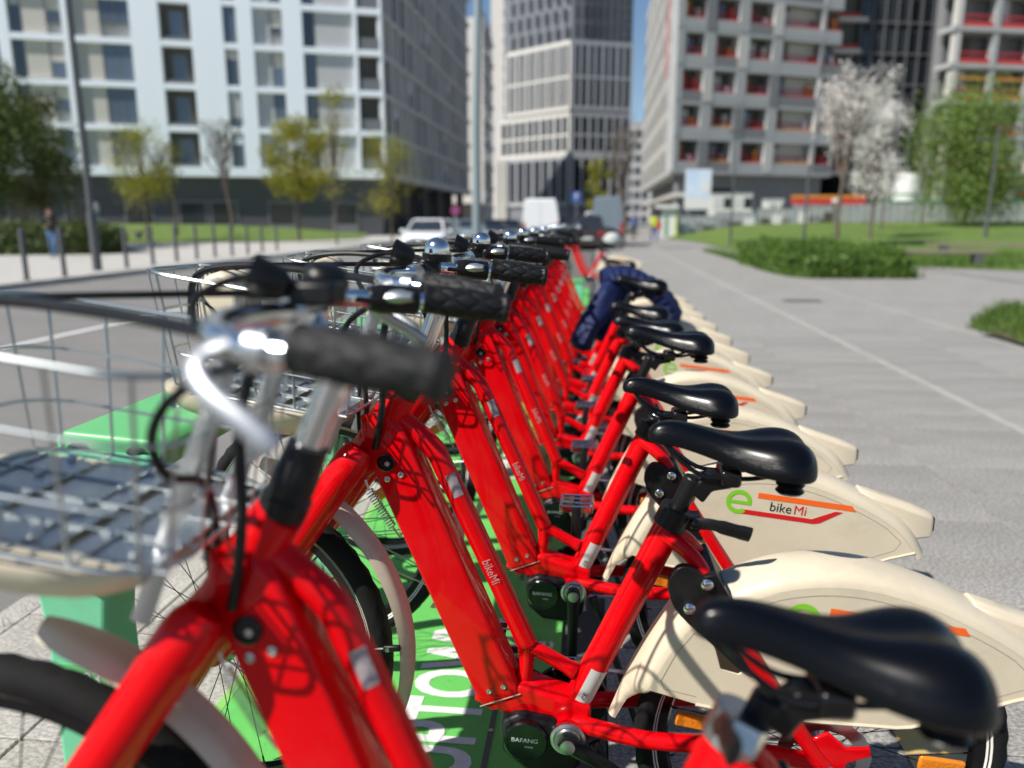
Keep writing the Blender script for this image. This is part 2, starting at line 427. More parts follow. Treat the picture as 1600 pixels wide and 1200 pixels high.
# ------------------------------------------------------------------ docking rail and posts
dock = thing('docking_rail', 'long green docking rail with flat top under the bike baskets', 'docking rail', (-.855, 1.04, 0))
for k in range(6):
    a, b = k*1.166+.20, k*1.166+1.33
    MB().prism([(-.105, .872), (.10, .866), (.104, .905), (.085, .922), (-.088, .934), (-.107, .922)], a, b).build('rail_cover', DGREEN, dock, .010, 3)
    MB().prism([(-.095, .868), (.09, .864), (.095, .90), (-.098, .912)], b, b+.036).build('rail_joint', DTEAL, dock, .004)
MB().prism([(-.104, .868), (.10, .862), (.104, .895), (-.106, .908)], .10, .20).build('end_ledge', DTEAL, dock, .010, 3)
for xx in (-.06, .05):
    MB().lathe([(.013, 0), (.015, .003), (.009, .004)], (xx, .195, .9035-.05*xx), (0, -.25, 1), 16).build('bolt_hole', BLK, dock)
lob = MB(); rr = []
for t, s in ((0, .40), (.03, .72), (.07, .90), (.13, .98), (.16, .95)):
    rr.append([(x*s, t-.06, .872+(z-.872)*s) for x, z in ((-.112, .836), (.108, .83), (.118, .868), (.09, .896), (-.09, .908), (-.118, .872))])
lob.loft(rr).build('end_lobe', DGREEN, dock, .012, 3)
for k in range(6):
    py = .10+k*1.166
    p = MB().prism([(-.062, .0), (.058, .0), (.054, .62), (.085, .862), (-.085, .868), (-.056, .62)], py-.045, py+.045).build('dock_post', DTEAL, dock, .010, 3)
    MB().bx(-.10, .10, py-.08, py+.08, .013, .024).build('base_flange', STEEL, p, .003)
    MB().bx(-.052, .052, py-.0475, py-.0455, .515, .565).build('number_band', DGREEN, p)
    text('post_number', '03', .034, LINK, p, frameM((.022, py-.0485, .540), (1, 0, 0), (0, 0, 1)))
for k in range(11):
    hy = .45+k*.583
    h = MB().lathe([(.036, 0), (.036, .004), (.024, .007), (.015, .009)], (.0, hy, .924), (0, 0, 1), 8)
    h.tube([(.0, hy, .93), (.0, hy, .985)], [.016, .012], 10)
    h.prism([(.045-.085*cos(PI*t/8), .978+.032*sin(PI*t/8)) for t in range(9)], hy-.004, hy+.004)
    ho = h.build('lock_handle', STEEL, dock)
    MB().lathe([(.009, 0), (.009, .005), (.006, .009)], (-.026, hy-.005, .985), (0, -1, 0), 12).build('bolt', CHROME, ho)
for pts in ([(-.05, .34), (-.02, .37), (.0, .33), (.02, .38)], [(-.02, .26), (.0, .30), (.01, .25), (.04, .27), (.025, .31), (.05, .33)]):
    MB().tube([(x, y, .930-.07*(x+.09)) for x, y in pts], .0022, 5).build('scratch_mark', LINK, dock)

# ------------------------------------------------------------------ the red electric share bike
HUBR = V((.435, 0, .34)); HUBF = V((-.71, 0, .48)); BB = V((-.03, 0, .355))
SP, SD = V((-.335, 0, 1.0)), V((.407, 0, .914)).normalized()
def SA(z): return SP+SD*((z-1.0)/SD.z)
STAX = V((.40, 0, .917))

def wheel(name, hub, root, disc=False):
    hx, hz = hub.x, hub.z
    n = 96
    mb = MB(); rings = []
    for i in range(n):
        a = 2*PI*i/n; u = V((cos(a), 0, sin(a)))
        ring = []
        for k in range(12):
            t = 2*PI*k/12
            r = .317+.0235*cos(t); y = .0235*sin(t)
            if cos(t) > .4 and (i+(k % 2)) % 2 == 0: r -= .0035
            ring.append(hub+u*r+V((0, y, 0)))
        rings.append(ring)
    vs = [p for r in rings for p in r]; fs = []
    for i in range(n):
        j = (i+1) % n
        for k in range(12): k2 = (k+1) % 12; fs.append((i*12+k, i*12+k2, j*12+k2, j*12+k))
    wroot = None
    rim = MB(); prof = [(.297, -.012), (.300, -.0135), (.280, -.011), (.274, 0), (.280, .011), (.300, .0135), (.297, .012)]
    m = 72; rows = []
    for i in range(m+1):
        a = 2*PI*i/m; u = V((cos(a), 0, sin(a)))
        rows.append([hub+u*r+V((0, y, 0)) for r, y in prof])
    rim.sheet(rows)
    wroot = MB().add(vs, fs, True).build(name, TYRE, root)     # the tyre carries the rest of the wheel
    rim.build('rim', BLKG, wroot)
    bd = MB()
    for s in (-1, 1):
        for r0, r1, yy in ((.3030, .3058, .0185), (.2978, .3005, .0145)):
            rows = []
            for i in range(m+1):
                a = 2*PI*i/m; u = V((cos(a), 0, sin(a)))
                rows.append([hub+u*r0+V((0, s*yy, 0)), hub+u*r1+V((0, s*(yy+.003), 0))])
            bd.sheet(rows)
    bd.build('reflective_band', BAND, wroot)
    sp = MB()
    for i in range(32):
        a = 2*PI*i/32; s = 1 if i % 2 else -1; off = .42*(1 if (i//2) % 2 else -1)
        p0 = hub+V((cos(a+off)*.028, s*.03, sin(a+off)*.028)); p1 = hub+V((cos(a), 0, sin(a)))*.277+V((0, s*.003, 0))
        sp.tube([p0, p1], .0011, 4, False)
        p2 = p1+(p0-p1).normalized()*.014; sp.tube([p1, p2], .002, 5, False)
    sp.build('spokes', BLK, wroot)
    hb = MB().lathe([(.009, -.068), (.011, -.055), (.030, -.034), (.030, -.028), (.018, -.022), (.018, .022), (.030, .028), (.030, .034), (.011, .05), (.009, .068)], hub, (0, 1, 0), 20)
    hb.build('hub', STEEL, wroot)
    for a in ((2.98, 6.18) if disc else (.6, 3.9)):
        u = V((cos(a), 0, sin(a))); t = V((-sin(a), 0, cos(a)))
        c = hub+u*.225+V((0, -.013, 0)); R = Matrix((u, V((0, 1, 0)), t)).transposed()
        MB().box(c, (.082, .010, .030), R).build('wheel_reflector', AMBER, wroot, .004)
    if disc:
        d = MB(); rows = []
        for i in range(m+1):
            a = 2*PI*i/m; u = V((cos(a), 0, sin(a)))
            rows.append([hub+u*r+V((0, y, 0)) for r, y in ((.060, -.045), (.084+.002*(i % 6 < 3), -.045), (.084+.002*(i % 6 < 3), -.047), (.060, -.047), (.060, -.045))])
        d.sheet(rows, False)
        for k in range(6):
            a = 2*PI*k/6; d.tube([hub+V((cos(a)*.022, -.046, sin(a)*.022)), hub+V((cos(a+.5)*.064, -.046, sin(a+.5)*.064))], [.007, .004], 6, asp=.25)
        d.build('brake_disc', STEEL, wroot)
        MB().lathe([(.026, -.040), (.026, -.062), (.018, -.068)], hub, (0, 1, 0), 18).build('disc_carrier', CHROME, wroot)
    return wroot

def grip_mesh(kind, s):
    a, b = V((-.222, .2440*s, 1.2105)), V((-.112, .268*s, 1.196))
    d = (b-a); L = d.length; d.normalize(); u = V((0, 0, 1)); u = (u-d*u.dot(d)).normalized(); w_ = d.cross(u)
    N, n = 34, 40; rings = []
    for i in range(N+1):
        t = i/N
        base = .0180+.0028*sin(PI*min(1, t*1.1))+(.002 if t > .93 else 0)+(.0015 if t < .05 else 0)
        if t > .985: base -= .003
        ring = []
        for k in range(n):
            th = 2*PI*k/n; g = 0
            if .08 < t < .92:
                if kind == 'diamond':
                    p1 = abs(sin(th*2.5+t*9.5)); p2 = abs(sin(th*2.5-t*9.5)); g = -.0034*(1-min(1, min(p1, p2)*2.6))
                else:
                    g = -.0016*(1 if (sin(th*8) > .2 and sin(t*70) > .0) else 0)
            ring.append(a+d*(L*t)+(u*cos(th)+w_*sin(th))*(base+g))
        rings.append(ring)
    return MB().loft(rings)

def skirt_contour():
    top = [(.158, .612), (.19, .640), (.246, .668), (.323, .702), (.40, .716), (.476, .714), (.543, .700), (.605, .680), (.666, .652), (.722, .622), (.769, .590), (.805, .552), (.833, .506)]
    return [V((x, 0, z)) for x, z in top]

STEER = ('fork_crown', 'fork_leg', 'front_wheel', 'front_mudguard', 'stem', 'headset', 'handlebar', 'grip', 'brake_lever', 'bell', 'display_unit', 'shifter', 'front_lamp', 'basket', 'cable', 'basket_stay', 'lever_clamp')

def make_bike(root):
    # ---- frame
    A, B = V((-.372, 0, .93)), V((-.160, 0, .412)); d = (B-A).normalized(); nrm = V((-d.z, 0, d.x))
    nrm = nrm if nrm.x > 0 else -nrm
    def rr(c, wd, ht, r, nn=5):
        pts = []
        for cx, cy, a0 in ((1, 1, 0), (-1, 1, 90), (-1, -1, 180), (1, -1, 270)):
            for k in range(nn):
                a = rad(a0+90*k/(nn-1))
                pts.append(c+nrm*(cx*(wd/2-r)+r*cos(a))+V((0, cy*(ht/2-r)+r*sin(a), 0)))
        return pts
    dt = MB(); rings = []
    for t, wd, ht, r in ((-.075, .058, .052, .020), (-.03, .074, .062, .018), (.03, .083, .069, .009), (.2, .083, .070, .0065), (.97, .083, .070, .0065), (1.0, .080, .068, .008), (1.035, .066, .058, .016)):
        rings.append(rr(A+(B-A)*t, wd, ht, r))
    dto = dt.loft(rings).build('down_tube', RED, root)
    def onface(t, s, out=.0352): return A+(B-A)*t+nrm*s+V((0, -out, 0))
    kh = V((-.363, -.035, .880))
    lk = MB().lathe([(.0165, 0), (.0165, .003), (.0145, .004), (.0135, .001)], kh, (0, -1, 0), 24).build('lock_cover', BLKG, dto)
    MB().lathe([(.0045, 0), (.0045, .003)], kh+V((.002, 0, -.002)), (0, -1, 0), 10).build('keyhole', STEEL, dto)
    for p in (V((-.362, -.035, .849)), V((-.337, -.035, .858)), onface(.955, -.012), onface(.955, .018)):
        MB().lathe([(.0055, 0), (.0055, .002), (.0035, .0028), (.003, .001)], p, (0, -1, 0), 12).build('bolt', STEEL, dto)
    # groove between battery cover and lower lug
    MB().tube([onface(1.0, -.042, .0345), onface(1.0, .042, .0345)], .0012, 4).build('cover_joint', CREAMD, dto)
    MB().tube([(-.413, 0, .882), (-.406, 0, .893), (-.345, 0, .988), (-.335, 0, 1.0)], [.029, .0315, .030, .028], 20).build('head_tube', RED, root)
    MB().tube(cr([(-.372, 0, .972), (-.335, 0, .945), (-.285, 0, .900), (-.262, 0, .855), (-.234, 0, .795), (-.170, 0, .65), (-.112, 0, .515)], 6), .0195, 16).build('top_tube', RED, root)
    tt = root.children[-1]
    dtt = V((.36, 0, -.933)); rows = []
    for t in (0, .045):
        rows.append([V((-.258, 0, .853))+dtt*t+(V((0, -1, 0))*cos(rad(-6+k*14))+V((.933, 0, .36))*sin(rad(-6+k*14)))*.0201 for k in range(5)])
    MB().sheet(rows).build('frame_sticker', STICK, tt)
    text('tube_lettering', 'bikeMi', .024, FADED, tt, frameM((-.178, -.0200, .668), (.40, 0, -.917), (.917, 0, .40)), .8)
    st = MB().tube([(-.112, 0, .525), (-.113, 0, .47), (-.125, 0, .40)], [.018, .014, .020], 12)
    st.tube(cr([(-.118, 0, .512), (-.085, 0, .498), (-.02, 0, .462)], 4), [.018]+[.014]*7+[.017], 12)
    st.build('frame_link', RED, root)
    seat0, seat1 = V((-.022, 0, .385)), V((.155, 0, .790))
    sto = MB().tube([seat0, seat0+(seat1-seat0)*.5, seat1], .0262, 20).build('seat_tube', RED, root)
    sd = (seat1-seat0).normalized()
    pm = MB(); rows = []; e1 = V((0, 1, 0)); e2 = sd.cross(e1)
    for t in (.070, .235):
        rows.append([seat0+(seat1-seat0)*t+(e1*cos(rad(160+k*20))+e2*sin(rad(160+k*20)))*.0268 for k in range(5)])
    pm.sheet(rows); pm.build('rating_plate', PLATE, sto)
    text('plate_mark', 'CE', .013, INK, sto, frameM(seat0+(seat1-seat0)*.10+V((.004, -.0276, 0)), (.4, 0, .917), (-.917, 0, .4)), 1)
    lug = [(-.215, .405), (-.118, .445), (-.06, .425), (.012, .405), (.012, .33), (-.06, .335), (-.10, .37), (-.165, .385)]
    MB().prism(lug, -.032, .032).build('motor_mount', RED, root, .008, 3)
    bbs = MB().tube([(-.03, -.05, .355), (-.03, .05, .355)], .030, 20); bbs.build('bottom_bracket', RED, root)
    for s in (-1, 1):
        MB().tube(cr([(-.02, s*.03, .372), (.03, s*.045, .371), (.12, s*.062, .367), (.25, s*.07, .371), (.40, s*.07, .352), (.435, s*.07, .340)], 4), [.016]*17+[.014]*3+[.012], 12).build('chain_stay', RED, root)
        MB().tube(cr([(.132, s*.012, .757), (.165, s*.028, .738), (.190, s*.036, .715), (.215, s*.045, .675), (.285, s*.064, .56), (.40, s*.070, .385), (.432, s*.07, .343)], 4), .0145, 12).build('seat_stay', RED, root)
        db = MB().prism([(.39, .33), (.405, .40), (.432, .415), (.465, .385), (.505, .39), (.51, .372), (.47, .355), (.455, .32), (.42, .31)], s*.071-.004, s*.071+.004)
        db.build('dropout', RED, root, .003)
        MB().lathe([(.012, 0), (.012, .006), (.008, .010)], (.435, s*.075, .34), (0, s, 0), 12).build('axle_nut', CHROME, root)
    # ---- motor and cranks
    mo = MB().prism([(-.160, .375), (-.125, .395), (-.06, .385), (.0, .33), (-.005, .285), (-.04, .262), (-.11, .268), (-.155, .305)], -.050, .055).build('motor', BLK, root, .012, 3)
    mc = V((-.109, -.050, .345))
    cov = MB().lathe([(.042, 0), (.042, .010), (.039, .013), (.035, .013), (.034, .0118)], mc, (0, -1, 0), 36).build('motor_cover', BLKG, mo)
    text('motor_mark', 'BAFANG', .0125, LINK, mo, frameM(mc+V((-.002, -.0125, .004)), (1, 0, -.04), (0, 0, 1)), 1.05, .0002)
    text('motor_mark', 'M440', .007, LINK, mo, frameM(mc+V((.006, -.0125, -.010)), (1, 0, -.04), (0, 0, 1)))
    MB().lathe([(.031, 0), (.033, .004), (.033, .010), (.028, .013), (.024, .012), (.022, .016)], (-.03, -.050, .355), (0, -1, 0), 28).build('crank_bearing', STEEL, root)
    ring = MB().lathe([(.075, .060), (.078, .064), (.078, .068), (.03, .072)], (-.03, 0, .355), (0, 1, 0), 36); ring.build('chainring', BLK, root)
    ch = MB()
    ch.tube(cr([(-.03, .066, .430), (.10, .066, .418), (.30, .06, .388), (.43, .055, .378)], 3), .0045, 6)
    ch.tube(cr([(-.03, .066, .280), (.10, .066, .285), (.30, .06, .295), (.43, .055, .302)], 3), .0045, 6)
    ch.build('chain', STEEL, root)
    for s in (-1, 1):
        e = V((0, 0, -.17*1)) if s < 0 else V((0, 0, .17))
        c0 = BB+V((0, s*.072, 0)); c1 = c0+e+V((0, s*.012, 0))
        cm = MB().tube([c0-e*.09, c0, c0+e*.5, c1, c1+e*.06], [.012, .018, .0135, .0125, .008], 12, asp=.6)
        co = cm.build('crank_arm', BLK, root)
        MB().lathe([(.014, 0), (.014, .003), (.009, .004)], c0+V((0, s*.009, 0)), (0, s, 0), 16).build('crank_bolt', STEEL, co)
        pc = c1+V((0, s*.058, 0))
        pd = MB()
        pd.tube([c1, pc+V((0, s*.045, 0))], .008, 10)
        pdo = pd.build('pedal', BLK, root)
        cg = MB()
        for xx in (-.042, .042): cg.bx(pc.x+xx-.004, pc.x+xx+.004, pc.y-.045, pc.y+.045, pc.z-.012, pc.z+.012)
        for yy in (-.045, -.015, .018, .045): cg.bx(pc.x-.04, pc.x+.04, pc.y+yy-.003, pc.y+yy+.003, pc.z-.010, pc.z+.010)
        cg.build('pedal_cage', CHROME, pdo, .002)
        MB().bx(pc.x+.0455, pc.x+.049, pc.y-.022, pc.y+.022, pc.z-.008, pc.z+.008).build('pedal_reflector', AMBER, pdo)
    ks = MB().tube([(.02, -.035, .335), (.06, -.07, .25), (.14, -.12, .03)], [.012, .010, .009], 10); ks.build('kickstand', BLK, root)
    # ---- wheels
    wheel('front_wheel', HUBF, root); wheel('rear_wheel', HUBR, root, True)
    # ---- fork
    fc = MB()
    fc.tube([(-.406, 0, .893), (-.418, 0, .875), (-.430, 0, .857)], [.032, .036, .030], 16)
    for s in (-1, 1): fc.tube(cr([(-.418, 0, .874), (-.424, s*.035, .878), (-.430, s*.062, .868)], 3), .028, 14)
    fc.build('fork_crown', RED, root)
    for s in (-1, 1):
        MB().tube(cr([(-.402, s*.052, .908), (-.432, s*.064, .864), (-.515, s*.066, .745), (-.61, s*.066, .615), (-.69, s*.066, .505), (-.712, s*.066, .474)], 3), [.022, .029, .031, .031, .030, .030, .030, .029, .028, .027, .026, .025, .023, .021, .019, .016], 16).build('fork_leg', RED, root)
    fm = MB(); rows = []
    for i in range(41):
        a = rad(-36+i*(112/40)); u = V((cos(a), 0, sin(a))); row = []
        hw = .031 if i < 37 else .031*(1-((i-36)/4.6)**2)**.5
        for k in range(9):
            t = -1+k/4; row.append(HUBF+u*(.375+.024*i/40-.017*t*t*abs(t))+V((0, t*hw, 0)))
        rows.append(row)
    fm.sheet(rows); rows2 = [[p-(p-HUBF).normalized()*.0025 for p in reversed(r)] for r in rows]; fm.sheet(rows2)
    fmo = fm.build('front_mudguard', CREAM, root)
    for ang in (-26, 6):
        a = rad(ang); u = V((cos(a), 0, sin(a)))
        for s in (-1, 1):
            sto_ = MB().tube([HUBF+V((0, s*.055, 0)), HUBF+u*.345+V((0, s*.036, 0))], .0019, 6).build('mudguard_stay', STEEL, fmo)
            if s < 0:
                R = Matrix((u, V((0, 1, 0)), V((-u.z, 0, u.x)))).transposed()
                cl = MB().box(HUBF+u*.352+V((0, s*.036, 0)), (.034, .009, .012), R)
                cl.build('stay_clip', BLK, fmo, .003)
                MB().lathe([(.0045, 0), (.0045, .003)], HUBF+u*.345+V((0, -.0405, 0)), (0, -1, 0), 10).build('clip_bolt', CHROME, fmo)
    sp = MB(); pts = []
    p0, p1 = V((-.405, -.008, .815)), V((-.362, -.010, .745)); ax = (p1-p0).normalized(); e1 = V((0, 1, 0)); e2 = ax.cross(e1)
    for i in range(121):
        t = i/120; a = 2*PI*15*t; pts.append(p0+(p1-p0)*t+(e1*cos(a)+e2*sin(a))*.0075)
    sp.tube(pts, .0014, 5); sp.tube([p0, V((-.412, -.006, .835))], .002, 6); sp.tube([p1, V((-.35, -.008, .725)), V((-.345, 0, .735))], .002, 6)
    sp.build('steering_spring', STEEL, root)
    # ---- rear mudguard with side panels
    C = skirt_contour(); Cs = cr(C, 4)
    rg = MB(); rows = []; inner = []
    for i, p in enumerate(Cs):
        t = (Cs[min(i+1, len(Cs)-1)]-Cs[max(i-1, 0)]).normalized(); nn = V((-t.z, 0, t.x)); nn = nn if nn.z > -.2 else -nn
        row = []
        for k in range(13):
            a = -PI/2+PI*k/12
            yy = .058*(1 if abs(sin(a)) > .999 else sin(a)); row.append(p-nn*(.030*(1-abs(cos(a))**.8))+V((0, .060*sin(a), 0)))
        rows.append(row); inner.append(p-nn*.030)
    rg.sheet(rows)
    rgo = rg.build('rear_mudguard', CREAM, root)
    bot = [(.812, .502), (.74, .497), (.655, .462), (.575, .430), (.55, .427), (.315, .427), (.20, .446), (.090, .474), (.108, .51), (.135, .555)]
    bot = [(.80, .508), (.74, .490), (.655, .455), (.575, .426), (.55, .423), (.315, .427), (.20, .446), (.085, .476)]
    notch = [(.240, .520), (.272, .512), (.292, .530), (.272, .575), (.250, .622)]
    FR = [((.046, .378), .013, .010), ((.062, .425), .018, .014), ((.074, .455), .034, .024), ((.087, .482), .060, .030), ((.118, .545), .060, .030), ((.150, .600), .060, .030), ((.176, .636), .060, .030), ((.200, .648), .058, .022)]
    fpts = cr([(a[0], 0, a[1]) for a, _, _ in FR], 4); rows = []; finner = []
    for i2, q_ in enumerate(fpts):
        f = i2/4; k0 = min(int(f), len(FR)-2); g = f-k0; hw = FR[k0][1]*(1-g)+FR[k0+1][1]*g; ins = FR[k0][2]*(1-g)+FR[k0+1][2]*g
        t = (fpts[min(i2+1, len(fpts)-1)]-fpts[max(i2-1, 0)]).normalized(); nn = V((-t.z, 0, t.x))
        rows.append([q_-nn*(ins*(1-abs(cos(-PI/2+PI*k/12))**.8))+V((0, hw*sin(-PI/2+PI*k/12), 0)) for k in range(13)])
        if i2 >= 12: finner.append(q_-nn*ins)
    FROWS = rows
    bot = bot[:-1]
    front = [(q_.x, q_.z) for q_ in finner]
    poly = bot+front+notch+[(q_.x, q_.z) for q_ in inner if q_.x > .262 and q_.x < .80]
    for s in (-1, 1):
        y0 = s*.0598
        po = MB().prism(poly, min(y0, y0-s*.003), max(y0, y0-s*.003)).build('side_panel', CREAM, rgo, .0012, 1)
        sm = [p-V((0, 0, .014)) for p in inner if .27 < p.x < .74]
        MB().tube([(p.x, s*.0600, p.z) for p in sm]+[(.765, s*.06, .535), (.752, s*.06, .513), (.66, s*.06, .475)], .0006, 4).build('panel_groove', CREAMD, rgo)
        MB().tube([(.235, s*.0600, .560), (.215, s*.06, .578), (.190, s*.06, .588), (.160, s*.06, .545), (.136, s*.06, .490), (.142, s*.06, .474), (.20, s*.06, .462)], .0006, 4).build('panel_groove', CREAMD, rgo)
        MB().tube([(.262, s*.0600, .60), (.318, s*.06, .50), (.352, s*.06, .432)], .003, 6).build('panel_rib', CREAM, rgo)
        MB().lathe([(.006, 0), (.006, .003), (.003, .005)], (.318, s*.0602, .452), (0, s, 0), 10).build('panel_bolt', CHROME, rgo)
        MB().tube([(x, s*.0595, z) for x, z in bot], .0035, 6).build('panel_lip', CREAM, rgo)
        if s < 0:
            X, Z = V((1, 0, -.115)).normalized(), V((.115, 0, 1)).normalized(); O = V((.49, 0, .605))
            L = lambda a, b: (O+X*a+Z*b)
            def flatpoly(pts, m, nm):
                q = [(L(a, b).x, -.0606, L(a, b).z) for a, b in pts]
                ar = sum(q[i][0]*q[(i+1) % len(q)][2]-q[(i+1) % len(q)][0]*q[i][2] for i in range(len(q)))
                if ar < 0: q = q[::-1]
                MB().add(q, [tuple(range(len(q)))]).build(nm, m, rgo)
            flatpoly([(-.075, .022), (.162, .022), (.150, .036), (-.075, .036)], LORANGE, 'logo_stripe')
            MB().sheet([[(L(a, b).x, -.0606, L(a, b).z) for a, b in r] for r in ([(-.112, -.024), (-.100, -.012)], [(.068, -.024), (.062, -.012)], [(.082, -.020), (.066, -.010)], [(.132, .016), (.114, .016)])], False).build('logo_band', LRED, rgo)
            MB().sheet([[(L(-.118+.031*cos(t), .006+.031*sin(t)).x, -.0607, L(-.118+.031*cos(t), .006+.031*sin(t)).z), (L(-.118+.021*cos(t), .006+.020*sin(t)).x, -.0607, L(-.118+.021*cos(t), .006+.020*sin(t)).z)] for t in [rad(-2+a_) for a_ in range(0, 320, 10)]], False).build('logo_e', LGREEN, rgo)
            flatpoly([(-.140, .000), (-.087, .000), (-.087, .009), (-.140, .009)], LGREEN, 'logo_e')
            text('logo_word', 'bike', .034, INK, rgo, frameM((L(-.016, .004).x, -.0607, L(-.016, .004).z), X, V((.32, 0, 1))), .95)
            text('logo_word', 'Mi', .034, LRED, rgo, frameM((L(.031, .004).x, -.0607, L(.031, .004).z), X, V((.32, 0, 1))), .95)
    fs_ = MB(); fs_.sheet(FROWS); fs_.sheet([[q_+V((.003, 0, -.001)) for q_ in reversed(r_)] for r_ in FROWS])
    fs_.build('mudguard_front', CREAM, rgo)
    tl = MB(); rings = []
    for x, zt, zb, hw in ((.672, .655, .60, .026), (.72, .640, .565, .031), (.80, .614, .530, .031), (.842, .598, .536, .029), (.852, .590, .545, .024)):
        rings.append([(x, -hw, zb), (x, -hw, zt-.010), (x, -hw*.55, zt), (x, hw*.55, zt), (x, hw, zt-.010), (x, hw, zb)])
    tl.loft(rings).build('tail_housing', CREAM, rgo, .004)
    MB().bx(.848, .857, -.020, .020, .549, .586).build('tail_lamp', REDLENS, rgo, .004)
    # ---- lock bracket on the seat stay
    lbp = cr([(.140, 0, .672), (.143, 0, .695), (.158, 0, .716), (.182, 0, .714), (.212, 0, .688), (.250, 0, .620), (.280, 0, .556), (.290, 0, .522), (.268, 0, .528), (.222, 0, .572), (.178, 0, .610), (.152, 0, .640), (.140, 0, .672)], 4)[:-1]
    lb = MB().prism([(q_.x, q_.z) for q_ in lbp], -.068, -.050)
    lb.prism([(.20, .70), (.222, .705), (.262, .64), (.25, .60)], -.066, .066)
    lbo = lb.build('lock_bracket', BLK, root, .006, 3)
    for x, z in ((.178, .641), (.206, .688)):
        MB().lathe([(.0105, 0), (.0105, .004), (.007, .007)], (x, -.068, z), (0, -1, 0), 16).build('bracket_bolt', CHROME, lbo)
    # ---- saddle and post
    stn = [(0, .010, -.020, .014), (.010, .022, -.006, .030), (.03, .027, .001, .038), (.06, .030, .002, .042), (.10, .036, -.006, .044), (.14, .049, -.013, .048), (.17, .068, -.014, .054), (.20, .089, -.010, .060), (.225, .102, -.006, .064), (.25, .106, -.006, .064), (.27, .098, -.011, .060), (.284, .080, -.022, .046), (.292, .055, -.036, .028)]
    rings = []
    N0 = V((.100, 0, .962)); tilt = -.045
    for x, hw, top, drop in stn:
        x, hw = x*.965, hw*.90
        ring = []
        for k in range(21):
            t = -1+k/10; a = abs(t)
            y = hw*(1-(1-a)**1.7)*(1 if t > 0 else -1) if True else 0
            prof = (a**2.6)
            groove = 0
            if x > .12: groove = -.010*min(1, (x-.12)/.08)*math.exp(-(y/.022)**2)
            z = top-drop*prof+groove
            ring.append(N0+V((x, y, z+tilt*x)))
        for k in range(7, -8, -2):
            t = k/8; ring.append(N0+V((x, hw*.86*t, top-drop*.98+tilt*x-.002)))
        rings.append(ring)
    so = MB().loft(rings).build('saddle', SADDLE, root)
    md = so.modifiers.new('sub', 'SUBSURF'); md.levels = 1; md.render_levels = 1
    rl = MB()
    for s in (-1, 1):
        rl.tube(cr([(.125, s*.012, .935), (.145, s*.018, .905), (.190, s*.022, .872), (.235, s*.022, .866), (.285, s*.024, .868), (.33, s*.038, .885), (.345, s*.040, .900)], 4), .0042, 8)
    rl.build('saddle_rail', BLKG, so)
    for s in (-1, 1):
        cs = MB().lathe([(.020, 0), (.024, .004), (.019, .010), (.024, .016), (.019, .022), (.024, .028), (.018, .034)], (.338, s*.045, .852), (0, 0, 1), 18)
        cs.build('saddle_spring', BLK, so)
    MB().bx(.225, .262, -.032, .032, .850, .882).build('rail_clamp', BLKG, so, .008, 3)
    pp = MB().tube([seat1-sd*.12, seat1+sd*.035, seat1+sd*.075], [.0165, .0165, .018], 16)
    pp.prism([(.172, .838), (.196, .862), (.208, .872), (.245, .868), (.25, .845), (.215, .838), (.20, .815)], -.017, .017)
    pp.build('seat_post', BLK, root, .005, 3)
    ck = MB().tube([seat1-sd*.028, seat1+sd*.012], .0305, 24)
    ck.bx(.172, .198, -.02, .012, .765, .792)
    cko = ck.build('seat_clamp', BLK, root, .002)
    MB().tube(cr([(.186, -.026, .782), (.215, -.034, .784), (.25, -.036, .776), (.281, -.034, .768)], 4), [.011]*6+[.013]*4+[.014]*3, 10, asp=.42, up=(0, 1, 0)).build('clamp_lever', BLK, cko)
    MB().lathe([(.011, 0), (.011, .006), (.006, .009)], (.188, -.024, .779), (0, -1, 0), 14).build('clamp_bolt', BLKG, cko)
    # ---- steering head, bar and fittings
    hs = MB().tube([SA(1.0), SA(1.018), SA(1.020), SA(1.045), SA(1.047), SA(1.075)], [.0275, .0275, .025, .025, .024, .022], 20); hs.build('headset', BLK, root)
    MB().tube(cr([SA(1.06), SA(1.12), SA(1.155)+V((-.006, 0, 0)), (-.292, 0, 1.195), (-.303, 0, 1.213)], 4), [.0165]*9+[.0175]*8, 16).build('stem', CHROME, root)
    so_ = root.children[-1]
    MB().tube([(-.303, -.028, 1.214), (-.303, .028, 1.214)], .019, 16).build('bar_clamp', CHROME, so_)
    half = [(-.303, 0, 1.214), (-.318, .06, 1.217), (-.325, .12, 1.218), (-.312, .18, 1.216), (-.280, .224, 1.212), (-.24, .246, 1.208), (-.13, .260, 1.200)]
    full = [(x, -y, z) for x, y, z in reversed(half[1:])]+half
    MB().tube(cr(full, 5), .0112, 12).build('handlebar', CHROME, root)
    for s in (-1, 1):
        g = grip_mesh('diamond', s).build('grip', GRIP if s < 0 else GRIPK, root)
        bl = MB()
        bl.tube(cr([(-.232, s*.222, 1.214), (-.262, s*.226, 1.214), (-.287, s*.238, 1.207), (-.292, s*.255, 1.197), (-.276, s*.268, 1.181), (-.248, s*.276, 1.163), (-.228, s*.279, 1.147)], 4), [.011, .014, .017, .018, .018, .017, .0165, .016, .015, .0135, .012, .011, .010, .0095, .009, .009, .009, .009, .009, .009, .009, .009, .0095, .010, .008], 12, asp=.55, up=(0, 0, 1))
        bl.build('brake_lever', SATIN, root)
        MB().tube([(-.252, s*.241, 1.2095), (-.238, s*.245, 1.208)], .0175, 16).build('lever_clamp', STEEL, root)
        if s > 0: MB().tube([(-.290, s*.216, 1.213), (-.276, s*.226, 1.2115), (-.232, s*.246, 1.2075)], [.016, .0195, .019], 16).build('shifter', BLK, root)
    bl = MB().lathe([(.0225, 0), (.0225, .008), (.0215, .014), (.0175, .021), (.010, .0255), (.002, .027)], (-.275, .02, 1.248), (.08, 0, 1), 24)
    blo = bl.build('bell', CHROME, root)
